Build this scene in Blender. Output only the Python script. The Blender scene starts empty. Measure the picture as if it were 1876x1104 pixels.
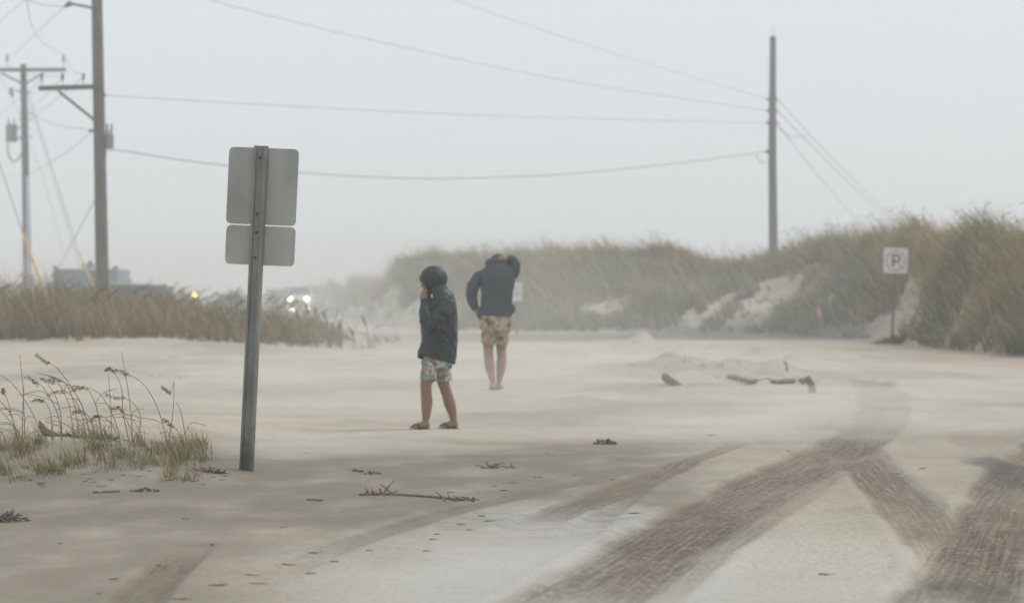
import bpy, bmesh, math, random
import numpy as np
from mathutils import Vector, Matrix, noise as mnoise

random.seed(7)
S = bpy.context.scene
COL = S.collection
R = math.radians

# ------------------------------------------------------------------ camera
F = 1876 * 100 / 36.0          # focal length in photograph pixels
HOR, CX, CAMH = 545.0, 938.0, 1.2
cam = bpy.data.cameras.new('camera')
cam.lens = 100; cam.sensor_width = 36
cam.clip_start = 0.1; cam.clip_end = 9000
cam.dof.use_dof = True; cam.dof.focus_distance = 17.5; cam.dof.aperture_fstop = 3.3
co = bpy.data.objects.new('camera', cam); COL.objects.link(co)
co.location = (0, 0, CAMH)
co.rotation_euler = (R(90) - math.atan((552 - HOR) / F), 0, 0)
S.camera = co

# ------------------------------------------------------------------ sky and sun
SUN_EL, SUN_AZ = R(50), R(62)     # azimuth measured clockwise from +Y
w = bpy.data.worlds.new('World'); S.world = w; w.use_nodes = True
nt = w.node_tree; nt.nodes.clear()
sky = nt.nodes.new('ShaderNodeTexSky'); sky.sky_type = 'NISHITA'; sky.sun_disc = False
sky.sun_elevation = SUN_EL; sky.sun_rotation = SUN_AZ
sky.air_density = 1.0; sky.dust_density = 6.0; sky.ozone_density = 1.0
mixs = nt.nodes.new('ShaderNodeMix'); mixs.data_type = 'RGBA'; mixs.inputs[0].default_value = 0.86
mixs.inputs[7].default_value = (8.6, 9.2, 9.62, 1)      # even overcast deck
bg = nt.nodes.new('ShaderNodeBackground'); bg.inputs[1].default_value = 0.1
wo = nt.nodes.new('ShaderNodeOutputWorld')
nt.links.new(sky.outputs[0], mixs.inputs[6]); nt.links.new(mixs.outputs[2], bg.inputs[0]); nt.links.new(bg.outputs[0], wo.inputs[0])
sl = bpy.data.lights.new('sun', 'SUN'); sl.energy = 1.2; sl.angle = R(18); sl.color = (1, .96, .9)
so = bpy.data.objects.new('sun', sl); COL.objects.link(so)
sd = Vector((math.sin(SUN_AZ) * math.cos(SUN_EL), math.cos(SUN_AZ) * math.cos(SUN_EL), math.sin(SUN_EL)))
so.rotation_euler = (-sd).to_track_quat('-Z', 'Y').to_euler(); so.location = (20, -10, 40)
vs = S.view_settings
vs.view_transform = 'Standard'; vs.look = 'None'; vs.exposure = 0.0; vs.gamma = 1.0; vs.use_curve_mapping = False
cy = S.cycles
cy.use_denoising = True; cy.use_adaptive_sampling = True; cy.adaptive_threshold = 0.01
cy.max_bounces = 8; cy.diffuse_bounces = 3; cy.glossy_bounces = 2; cy.transmission_bounces = 4; cy.volume_bounces = 3
cy.transparent_max_bounces = 12; cy.sample_clamp_indirect = 4

# ------------------------------------------------------------------ helpers
def ss(a, b, x):
    t = np.clip((np.asarray(x, float) - a) / (b - a), 0, 1); return t * t * (3 - 2 * t)
def _h(ix, iy, seed):
    n = (ix * 374761393 + iy * 668265263 + seed * 1442695041) & 0xffffffff
    n = ((n ^ (n >> 13)) * 1274126177) & 0xffffffff
    return ((n ^ (n >> 16)) & 0xffff) / 65535.0
def vn(x, y, seed=0):
    x = np.asarray(x, float); y = np.asarray(y, float)
    ix = np.floor(x).astype(np.int64); iy = np.floor(y).astype(np.int64)
    fx = x - ix; fy = y - iy; fx = fx * fx * (3 - 2 * fx); fy = fy * fy * (3 - 2 * fy)
    a = _h(ix, iy, seed); b = _h(ix + 1, iy, seed); c = _h(ix, iy + 1, seed); d = _h(ix + 1, iy + 1, seed)
    return (a * (1 - fx) + b * fx) * (1 - fy) + (c * (1 - fx) + d * fx) * fy
def fbm(x, y, seed=0, o=4):
    s = 0; a = .5
    for i in range(o):
        s = s + a * (vn(x, y, seed + i) - .5); x = x * 2.03 + 11.3; y = y * 2.03 + 5.7; a *= .5
    return s
def G(px, py, z=0.0):
    """world point at height z seen at a photograph pixel"""
    Y = F * (CAMH - z) / (py - HOR); return Vector(((px - CX) * Y / F, Y, z))
def P(px, py, Y):
    return Vector(((px - CX) * Y / F, Y, CAMH - (py - HOR) * Y / F))

def new_mat(name): 
    m = bpy.data.materials.new(name); m.use_nodes = True
    n = m.node_tree.nodes; return m, n, m.node_tree.links, n['Principled BSDF']
def mat(name, col, rough=.7, var=.15, scale=20, metal=0, bump=0, bscale=60, spec=.4, stretch=(1, 1, 1)):
    m, n, l, b = new_mat(name)
    tc = n.new('ShaderNodeTexCoord'); mp = n.new('ShaderNodeMapping'); mp.inputs['Scale'].default_value = stretch
    l.new(tc.outputs['Object'], mp.inputs[0])
    nz = n.new('ShaderNodeTexNoise'); nz.inputs['Scale'].default_value = scale; nz.inputs['Detail'].default_value = 6
    l.new(mp.outputs[0], nz.inputs[0])
    cr = n.new('ShaderNodeValToRGB'); e = cr.color_ramp.elements
    e[0].position = .3; e[1].position = .7
    e[0].color = tuple(c * (1 - var) for c in col) + (1,); e[1].color = tuple(min(1, c * (1 + var)) for c in col) + (1,)
    l.new(nz.outputs[0], cr.inputs[0]); l.new(cr.outputs[0], b.inputs['Base Color'])
    b.inputs['Roughness'].default_value = rough; b.inputs['Metallic'].default_value = metal
    b.inputs['Specular IOR Level'].default_value = spec
    if bump:
        nb = n.new('ShaderNodeTexNoise'); nb.inputs['Scale'].default_value = bscale; nb.inputs['Detail'].default_value = 4
        l.new(mp.outputs[0], nb.inputs[0])
        bp = n.new('ShaderNodeBump'); bp.inputs['Strength'].default_value = bump; bp.inputs['Distance'].default_value = .01
        l.new(nb.outputs[0], bp.inputs['Height']); l.new(bp.outputs[0], b.inputs['Normal'])
    return m
def emit(name, col, st):
    m, n, l, b = new_mat(name)
    b.inputs['Emission Color'].default_value = col + (1,); b.inputs['Emission Strength'].default_value = st
    b.inputs['Base Color'].default_value = col + (1,)
    return m

def link(name, me, m=None, parent=None, smooth=False):
    o = bpy.data.objects.new(name, me); COL.objects.link(o)
    if m is not None and not me.materials: me.materials.append(m)
    if parent is not None: o.parent = parent
    if smooth: me.polygons.foreach_set('use_smooth', np.ones(len(me.polygons), bool))
    return o
def tag(o, label, cat, group=None, kind=None):
    o['label'] = label; o['category'] = cat
    if group: o['group'] = group
    if kind: o['kind'] = kind
    return o
def empty(name, loc=(0, 0, 0), rz=0):
    o = bpy.data.objects.new(name, None); COL.objects.link(o); o.location = loc; o.rotation_euler = (0, 0, rz)
    o.empty_display_size = .1; return o

class MB:
    """collects shapes into one bmesh"""
    def __init__(s): s.b = bmesh.new()
    def box(s, c, d, rot=None, bevel=0):
        r = bmesh.ops.create_cube(s.b, size=1); v = r['verts']
        M = Matrix.Translation(c) @ (rot.to_4x4() if rot is not None else Matrix()) @ Matrix.Diagonal((d[0], d[1], d[2], 1))
        bmesh.ops.transform(s.b, matrix=M, verts=v)
        if bevel:
            es = list({e for x in v for e in x.link_edges})
            bmesh.ops.bevel(s.b, geom=es, offset=bevel, segments=2, affect='EDGES')
        return s
    def tube(s, pts, rad, n=10, cap=True, ref=None, sq=None):
        pts = [Vector(p) for p in pts]; k = len(pts)
        rad = [rad] * k if isinstance(rad, (int, float)) else rad
        rings = []; t0 = None
        for i in range(k):
            t = (pts[min(i + 1, k - 1)] - pts[max(i - 1, 0)]).normalized()
            if ref is not None: a = Vector(ref); a = (a - t * a.dot(t)).normalized()
            elif t0 is None:
                a = Vector((1, 0, 0)) if abs(t.x) < .9 else Vector((0, 1, 0)); a = (a - t * a.dot(t)).normalized()
            else: a = (a - t * a.dot(t)).normalized()
            t0 = t; c = t.cross(a)
            r = rad[i]; rx, ry = (r, r) if isinstance(r, (int, float)) else r
            ring = []
            for j in range(n):
                th = 2 * math.pi * j / n; ca, sa = math.cos(th), math.sin(th)
                if sq: ca = math.copysign(abs(ca) ** sq, ca); sa = math.copysign(abs(sa) ** sq, sa)
                ring.append(s.b.verts.new(pts[i] + a * (rx * ca) + c * (ry * sa)))
            rings.append(ring)
        for i in range(k - 1):
            for j in range(n):
                s.b.faces.new((rings[i][j], rings[i][(j + 1) % n], rings[i + 1][(j + 1) % n], rings[i + 1][j]))
        if cap:
            s.b.faces.new(rings[0][::-1]); s.b.faces.new(rings[-1])
        return s
    def ball(s, c, r, seg=16, rot=None):
        q = bmesh.ops.create_uvsphere(s.b, u_segments=seg, v_segments=max(6, seg // 2), radius=1)
        r = (r, r, r) if isinstance(r, (int, float)) else r
        bmesh.ops.transform(s.b, matrix=Matrix.Translation(c) @ (rot.to_4x4() if rot is not None else Matrix()) @ Matrix.Diagonal((*r, 1)), verts=q['verts']); return s
    def prism(s, poly, y0, y1):
        """polygon in xz, extruded from y0 to y1"""
        a = [s.b.verts.new((x, y0, z)) for x, z in poly]; b = [s.b.verts.new((x, y1, z)) for x, z in poly]
        s.b.faces.new(a); s.b.faces.new(b[::-1]); k = len(poly)
        for i in range(k): s.b.faces.new((a[i], b[i], b[(i + 1) % k], a[(i + 1) % k]))
        return s
    def mesh(s, name):
        bmesh.ops.recalc_face_normals(s.b, faces=s.b.faces)
        me = bpy.data.meshes.new(name); s.b.to_mesh(me); s.b.free(); return me
    def build(s, name, m, parent=None, smooth=False): return link(name, s.mesh(name), m, parent, smooth)
def rrect(w, h, r, k=5):
    out = []
    for cx_, cz_, a0 in ((w/2-r, h/2-r, 0), (-w/2+r, h/2-r, 90), (-w/2+r, -h/2+r, 180), (w/2-r, -h/2+r, 270)):
        for i in range(k + 1):
            a = R(a0 + 90 * i / k); out.append((cx_ + r * math.cos(a), cz_ + r * math.sin(a)))
    return out

# ------------------------------------------------------------------ terrain shape
def ramp(tab):
    a = np.array(tab, float); return lambda x: np.interp(x, a[:, 0], a[:, 1])
foot_f = ramp([(-400, 240), (480, 235), (560, 225), (600, 200), (640, 150), (690, 124), (740, 110), (800, 102), (1000, 97), (1250, 93), (1450, 90), (1560, 83), (1640, 75), (1700, 67), (1800, 60), (1876, 57), (2100, 52), (2600, 47), (4000, 40)])
# crest of the sand (grass comes on top), metres above the sea
crest_f = ramp([(-400, .9), (480, 1.0), (540, 1.5), (600, 1.9), (640, 1.35), (690, 1.5), (740, 1.95), (800, 2.25), (860, 2.3), (950, 2.35), (1050, 2.45), (1150, 2.55), (1230, 2.75), (1275, 2.35), (1330, 2.0), (1400, 2.0), (1500, 2.45), (1600, 2.75), (1700, 2.55), (1790, 2.3), (1876, 2.05), (2000, 2.2), (2600, 2.8), (4000, 2.8)])
width_f = ramp([(-400, 40), (560, 30), (740, 22), (1000, 18), (1250, 16), (1500, 16), (1700, 13), (1876, 10), (2200, 10), (4000, 12)])
# bare sand on the dune faces: (screen-direction x, relative height along the face, half width, half height, slant)
BARE = [(1516, .05, 30, .14, 0), (690, .22, 60, .42, .002), (752, .16, 34, .26, .004), (1110, .30, 52, .13, .001), (1262, .08, 20, .22, .004), (1305, .28, 62, .09, .0052), (1370, .26, 62, .17, .0058), (1425, .40, 66, .17, .0058), (1420, .66, 40, .10, .001),
        (1340, .12, 40, .09, .004), (1490, .76, 34, .09, .001), (1672, .42, 28, .12, .003), (1650, .22, 52, .10, .001), (1600, .10, 60, .08, 0), (1755, .20, 26, .05, .006), (1810, .18, 22, .045, .007), (1775, .36, 20, .035, .006)]
def dune_uv(X, Y):
    sx = CX + F * X / np.maximum(Y, 1.0)
    s = (Y - foot_f(sx)) / width_f(sx)
    return sx, s
def bare_mask(sx, v):
    m = np.zeros_like(sx)
    for (x, h, wx, wh, sl) in BARE:
        d = ((sx - x) / wx) ** 2 + ((v - h - sl * (sx - x)) / wh) ** 2
        m = np.maximum(m, 1 - ss(.55, 1.35, d + 1.3 * fbm(sx * .035, v * 9, 91, 3)))
    return m
def lump(X, Y, x, y, rx, ry, h):
    return h * np.exp(-(((X - x) / rx) ** 2 + ((Y - y) / ry) ** 2))
LUMPS = []
for (px, py, wpx, hh, ry) in [(1180, 641, 26, .30, 1.2), (1150, 642, 60, .12, 1.5), (1215, 648, 30, .12, 1.2), (1060, 650, 90, .10, 2), (1300, 662, 80, .22, 1.8), (1400, 667, 70, .26, 1.7), (1225, 680, 62, .20, 1.3), (1455, 672, 26, .16, .8), (1350, 680, 45, .14, .8), (1265, 697, 40, .12, .7), (1170, 690, 40, .11, .8), (1420, 692, 36, .12, .7), (1310, 645, 20, .12, .6), (1370, 652, 16, .14, .5), (1240, 660, 18, .12, .5),
                              (1330, 686, 80, .16, 1.6), (1440, 688, 50, .15, 1.3), (1120, 676, 60, .10, 1.6), (1010, 690, 70, .06, 1.5), (1070, 735, 50, .06, .9), (1290, 715, 60, .07, 1), (700, 668, 120, .08, 3), (850, 655, 120, .10, 3), (1380, 645, 60, .12, 2), (960, 640, 60, .1, 2)]:
    g = G(px, py); LUMPS.append((g.x, g.y, wpx * g.y / F, ry, hh))
SCARP = [G(x, y, .06) for x, y in ((1335, 694), (1375, 700), (1420, 698), (1480, 703))]

def polydist(X, Y, pts):
    """distance to polyline, along-length and signed side offset"""
    if X.size < 1500:
        A = np.array(pts, float); D = A[1:] - A[:-1]; L = np.hypot(D[:, 0], D[:, 1]); acc = np.concatenate([[0], np.cumsum(L)[:-1]])
        x = X.reshape(-1, 1); y = Y.reshape(-1, 1)
        t = np.clip(((x - A[:-1, 0]) * D[:, 0] + (y - A[:-1, 1]) * D[:, 1]) / (L * L), 0, 1)
        ex = x - (A[:-1, 0] + t * D[:, 0]); ey = y - (A[:-1, 1] + t * D[:, 1]); d = np.hypot(ex, ey); k = d.argmin(1); r = np.arange(len(k))
        return d[r, k].reshape(X.shape), (acc[k] + t[r, k] * L[k]).reshape(X.shape), ((D[k, 0] * ey[r, k] - D[k, 1] * ex[r, k]) / L[k]).reshape(X.shape)
    best = np.full(X.shape, 1e9); al = np.zeros(X.shape); sg = np.zeros(X.shape); acc = 0
    for i in range(len(pts) - 1):
        ax, ay = pts[i]; bx, by = pts[i + 1]; dx, dy = bx - ax, by - ay; L = math.hypot(dx, dy)
        t = np.clip(((X - ax) * dx + (Y - ay) * dy) / (L * L), 0, 1)
        ex = X - (ax + t * dx); ey = Y - (ay + t * dy); d = np.hypot(ex, ey)
        m = d < best
        best = np.where(m, d, best); al = np.where(m, acc + t * L, al)
        sg = np.where(m, (dx * ey - dy * ex) / L, sg); acc += L
    return best, al, sg
def smoothpoly(pts, it=3):
    for _ in range(it):
        q = [pts[0]]
        for a, b in zip(pts[:-1], pts[1:]):
            q += [(a[0]*.75+b[0]*.25, a[1]*.75+b[1]*.25), (a[0]*.25+b[0]*.75, a[1]*.25+b[1]*.75)]
        pts = q + [pts[-1]]
    return pts
def scr(pl): return smoothpoly([tuple(G(x, y).xy) for x, y in pl], 2)
# (path, half width m, strength, kind)
TRACKS = [
    (scr([(900, 1180), (1055, 1104), (1180, 1010), (1330, 920), (1470, 860), (1565, 808), (1612, 765), (1618, 730), (1585, 703), (1520, 690), (1440, 684)]), .30, 1.0),
    (scr([(1100, 1180), (1190, 1104), (1300, 1010), (1420, 930), (1530, 868), (1600, 815), (1640, 770), (1648, 738), (1610, 706)]), .13, .42),
    (scr([(1690, 1200), (1752, 1104), (1800, 1000), (1850, 900), (1900, 830), (1990, 770)]), .27, 1.0),
    (scr([(1850, 1104), (1890, 1000), (1930, 920), (1990, 850)]), .22, .6),
    (scr([(1540, 812), (1575, 838), (1630, 890), (1690, 950), (1745, 1010), (1800, 1075)]), .22, .85),
    (scr([(1400, 800), (1290, 835), (1190, 880), (1110, 935), (1060, 975)]), .10, .6),
    (scr([(1290, 850), (1180, 875), (1060, 925), (950, 965)]), .15, .65),
    (scr([(1200, 850), (1050, 885), (900, 918), (760, 950), (600, 1003), (430, 1085)]), .12, .38),
    (scr([(220, 1150), (265, 1080), (320, 1030), (352, 995)]), .12, .7),
    (scr([(1480, 660), (1620, 672), (1760, 690), (1930, 716)]), .35, .3),
    (scr([(1500, 690), (1650, 735), (1780, 790), (1870, 860)]), .3, .26),
    (scr([(1560, 672), (1660, 700), (1800, 760), (1900, 820)]), .25, .2),
]
def terrain(X, Y):
    X = np.asarray(X, float); Y = np.asarray(Y, float)
    z = .05 * fbm(X * .22, Y * .16, 3, 3) + .025 * fbm(X * 1.1, Y * .8, 9, 3)
    z = z * ss(6, 16, Y)
    # hummocky wind-blown sand between the road and the dunes
    hm = ss(27, 40, Y) * (1 - ss(70, 78, Y)) * (1 - ss(2.5, 6.5, X - .05 * Y))
    z = z + hm * (.22 * fbm(X * .7, Y * .5, 21, 5) + .10 * np.maximum(0, fbm(X * 1.9, Y * 1.1, 25, 3)) + .02)
    for (x, y, rx, ry, h) in LUMPS: z = z + lump(X, Y, x, y, rx, ry, h) * (1 + 1.3 * fbm(X * 2.3, Y * 1.9, 33, 4))
    # a small scarp facing the camera
    d, al, sg = polydist(X, Y, [tuple(p.xy) for p in SCARP])
    z = z + .11 * np.where(sg > 0, np.exp(-np.abs(sg) / .8), 0) * ss(0, .04, sg) * np.exp(-np.maximum(0, d - np.abs(sg)) / .3)
    g_ = G(452, 861); z = z + lump(X, Y, g_.x - .05, g_.y + .05, .26, .35, .05) - lump(X, Y, g_.x + .02, g_.y - .08, .1, .12, .018)
    # mound with sea oats
    mm = ss(17.6, 20.2, Y - .25 * fbm(X * 1.2, Y * .8, 41, 3) * 4) * (1 - ss(23, 30, Y)) * (1 - ss(-3.0, -1.65, X - .5 * fbm(X, Y * .7, 47, 3)))
    z = z + mm * (.17 + .16 * fbm(X * 1.3, Y * 1.0, 51, 4))
    # left grassy bank
    bk = ss(63.5, 72, Y + 2 * fbm(X * .3, Y * .2, 57, 3)) * (1 - ss(84, 96, Y)) * (1 - ss(-6.2, -3.2, X))
    z = z + bk * (.42 + .35 * fbm(X * .22, Y * .2, 61, 3)) + .16 * ss(58, 65, Y) * (1 - ss(66, 78, Y)) * (1 - ss(-7.5, -5, X))
    # dunes
    sx, s = dune_uv(X, Y)
    c = crest_f(sx); up = ss(-.02, 1, s) * .55 + .45 * np.clip(s * 1.5, 0, 1)
    dn = 1 - .45 * ss(1.3, 3.5, s)
    rough = .9 * fbm(X * .16, Y * .16, 71, 4) * ss(.08, .8, s)
    gul = .28 * fbm(X * .55, Y * .18, 77, 3) * ss(.02, .25, s) * (1 - ss(.7, 1.1, s))
    dune = np.where(s > -.05, c * up * dn + rough + gul, 0)
    z = z + np.maximum(dune, 0) * ss(-.03, .04, s)
    z = z * (1 - ss(400, 700, Y) * .6)
    for pl, hw, st in TRACKS:
        near = (Y < 45) & (Y > 8)
        if not np.any(near): continue
        xs, ys = (X, Y) if X.shape == () else (X[near], Y[near])
        d, al, sg = polydist(xs, ys, pl)
        dz = st * (-.016 * (1 - ss(hw * .75, hw * 1.05, d)) + .012 * np.exp(-((d - hw * 1.18) / (.05)) ** 2))
        if X.shape == (): z = z + dz
        else: z[near] += dz
    return z
def gz(x, y):
    return float(terrain(np.array([x]), np.array([y]))[0])
def onground(px, py):
    """ground point seen at a photograph pixel (on the relief)"""
    d = Vector(((px - CX) / F, 1, -(py - HOR) / F)); Y = 8.0
    yf = F * CAMH / (py - HOR); lo, hi = .6 * yf, 1.25 * yf
    for n_ in (40, 12):
        ys = np.linspace(lo, hi, n_); df = CAMH + d.z * ys - terrain(d.x * ys, ys); k = int(np.argmax(df <= 0))
        if df[k] > 0: k = n_ - 1
        lo, hi = ys[max(k - 1, 0)], ys[k]
    k = max(k, 1); t = df[k - 1] / (df[k - 1] - df[k]) if df[k - 1] != df[k] else 1
    Y = float(ys[k - 1] + (ys[k] - ys[k - 1]) * min(1, max(0, t))); return Vector((d.x * Y, Y, gz(d.x * Y, Y)))

# ------------------------------------------------------------------ the ground sheet
def build_ground():
    ys = [-600, -300, -150, -80, -40, -20, -10, -4, 0, 2.5, 4.5, 6, 7, 8, 9]
    y = 9.6
    while y < 190:
        ys.append(y); y += min(.42, y * y / (F * 1.2) * 1.7) if y < 60 else (.5 if y < 125 else 1.2)
    while y < 5000: ys.append(y); y *= 1.12
    ys = np.array(ys); ni = 480
    u = np.linspace(-1, 1, ni)
    far = np.array([1.08, 1.2, 1.4, 1.7, 2.2, 3.2, 5, 9, 20, 60, 200])
    u = np.concatenate([-far[::-1], u, far])
    U, YY = np.meshgrid(u, ys)
    span = .205 * np.maximum(YY, 0) + 1.2
    XX = U * span
    big = np.abs(U) > 1
    XX = np.where(big, np.sign(U) * (span + (np.abs(U) - 1) * np.maximum(span, 6)), XX)
    ZZ = terrain(XX.ravel(), YY.ravel()).reshape(XX.shape)
    nr, nc = XX.shape
    co_ = np.stack([XX, YY, ZZ], -1).reshape(-1, 3)
    idx = np.arange(nr * nc).reshape(nr, nc)
    f = np.stack([idx[:-1, :-1], idx[:-1, 1:], idx[1:, 1:], idx[1:, :-1]], -1).reshape(-1, 4)
    me = grid_mesh('ground', co_, f)
    X = XX.ravel(); Y = YY.ravel(); n = len(X)
    track = np.zeros(n); along = np.zeros(n); side = np.zeros(n)
    near = (Y > 8) & (Y < 75)
    for pl, hw, st in TRACKS:
        d, al, sg = polydist(X[near], Y[near], pl)
        brk = .5 + 1.1 * fbm(al * .9 + 3, sg * 3, 5, 3)
        tot = sum(math.hypot(q[0] - p[0], q[1] - p[1]) for p, q in zip(pl[:-1], pl[1:]))
        fade = ss(0, min(3.0, tot * .3), al) * ss(0, min(4.0, tot * .35), tot - al)
        m = st * fade * (1 - ss(hw * .65, hw * 1.12, d + .22 * hw * fbm(al * 1.6, sg * 5, 8, 3) * 1.8)) * np.clip(brk + .3, .2, 1)
        t = track[near]; q = m > t
        t[q] = m[q]; track[near] = t
        a = along[near]; a[q] = al[q]; along[near] = a
        b = side[near]; b[q] = sg[q]; side[near] = b
    track *= 1 - .58 * ss(21.5, 27, Y + 2.5 * fbm(X * .6, Y * .4, 161, 3))
    # pale film of fine sand and water lying on the road
    sx = CX + F * X / np.maximum(Y, 1); sy = HOR + F * CAMH / np.maximum(Y, 2)
    nz = fbm(X * 1.1, Y * .5, 101, 4)
    wet = np.zeros(n)
    edge = [tuple(G(a, b).xy) for a, b in ((330, 1250), (420, 1090), (520, 1020), (640, 975), (780, 930), (900, 912))]
    d, al, sg = polydist(X, Y, edge)
    wet = ss(-.15, .8, -sg + .9 * nz) * (1 - ss(13.8, 18.6, Y + 5.5 * fbm(X * .8, Y * .5, 103, 4) + 3.2 * ss(.5, 1.3, X))) * (Y < 30)
    wet *= .85 - .25 * ss(.5, 1.5, X)
    for (px, py, rx, ry, s_) in ((1750, 700, 1.9, 1.6, .9), (1850, 712, 2.2, 1.4, .9), (1420, 770, 1.3, 1.3, .4), (1390, 800, 1.1, 1.0, .5), (1500, 745, 1.1, 2.2, .45), (650, 603, 2.0, 12, 1.0)):
        g = G(px, py); wet = np.maximum(wet, s_ * (1 - ss(.2, 1.1, ((X - g.x) / rx) ** 2 + ((Y - g.y) / ry) ** 2 + 1.2 * nz)))
    # tarmac showing through
    asp = np.zeros(n)
    asp = ss(79.5, 83.5, Y + 2.2 * fbm(X * .3, Y * .2, 111, 3) + 3.5 * (1 - ss(2, 5, X))) * (1 - ss(93, 97, Y - 1.2 * fbm(X * .4, Y * .3, 113, 3))) * (1 - ss(9.6, 11.5, X)) * ss(-5, -1, X)
    asp *= .55 + .45 * ss(1, 5, X)
    for (px, py, rx, ry, s_) in ((1855, 858, .30, 1.6, .75), (1775, 1070, .22, .9, .45), (1880, 875, .4, 1.0, .6)):
        g = G(px, py); asp = np.maximum(asp, s_ * (1 - ss(.1, 1.1, ((X - g.x) / rx) ** 2 + ((Y - g.y) / ry) ** 2 + 1.6 * fbm(X * 2, Y * 1.2, 151, 3))))
    # damp, darker strip between road and blown sand
    damp_shade = ss(13.2, 15.5, Y + .8 * nz) * (1 - ss(21, 25.5, Y + 5 * fbm(X * .35, Y * .25, 121, 3) - .4 * X)) * .9
    damp_shade = np.maximum(damp_shade, .55 * (1 - ss(.2, 1.1, ((X + 1.5) / 1.5) ** 2 + ((Y - 14.3) / 2.2) ** 2 + 1.2 * nz)))
    damp_shade = np.maximum(damp_shade, .78 * (1 - ss(15, 18, Y)) * ss(.3, 1.5, -X + .6 * nz))
    damp_shade = np.maximum(damp_shade, .3 * ss(.1, .3, fbm(X * .5, Y * .35, 131, 4) + .12) * ss(20, 30, Y))
    for (px, py, rx, ry, s_) in ((1180, 748, 1.5, 3.2, .42), (1330, 722, 1.3, 2.0, .4), (1020, 765, 1.2, 2.2, .35), (1560, 780, .8, 3, .4)):  # damp patches that also paint in shading missing from the hummock fronts
        g = G(px, py); damp_shade = np.maximum(damp_shade, s_ * (1 - ss(.1, 1.2, ((X - g.x) / rx) ** 2 + ((Y - g.y) / ry) ** 2 + 1.4 * nz)))
    damp_shade *= 1 - .62 * ss(.35, 1.3, X - .02 * Y) * (1 - ss(22, 27, Y))
    # warm exposed sand
    warm = ss(4.5, 8, X - .02 * Y) * ss(38, 52, Y) * (1 - ss(85, 92, Y))
    warm = np.maximum(warm, .7 * ss(.02, .2, fbm(X * .4, Y * .5, 141, 3)) * ss(50, 60, Y) * (1 - ss(70, 78, Y)))
    for nm, arr in (('track', track), ('along', along), ('side', side), ('wet', wet), ('tarmac', asp), ('damp', damp_shade), ('warm', warm)):
        a = me.attributes.new(nm, 'FLOAT', 'POINT'); a.data.foreach_set('value', arr.astype(np.float32))
    o = link('ground', me, sand_material(), smooth=True); o['kind'] = 'structure'
    o['label'] = 'wind blown pale sand with tyre tracks covering the road and dunes'
    return o
def grid_mesh(name, co_, quads, tris=None):
    me = bpy.data.meshes.new(name)
    nq = len(quads); ntri = 0 if tris is None else len(tris)
    me.vertices.add(len(co_)); me.vertices.foreach_set('co', np.asarray(co_, np.float32).ravel())
    li = np.asarray(quads, np.int32).ravel()
    if ntri: li = np.concatenate([li, np.asarray(tris, np.int32).ravel()])
    me.loops.add(len(li)); me.loops.foreach_set('vertex_index', li)
    me.polygons.add(nq + ntri)
    st = np.concatenate([np.arange(nq) * 4, nq * 4 + np.arange(ntri) * 3]).astype(np.int32)
    me.polygons.foreach_set('loop_start', st)
    me.update(calc_edges=True); return me
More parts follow.
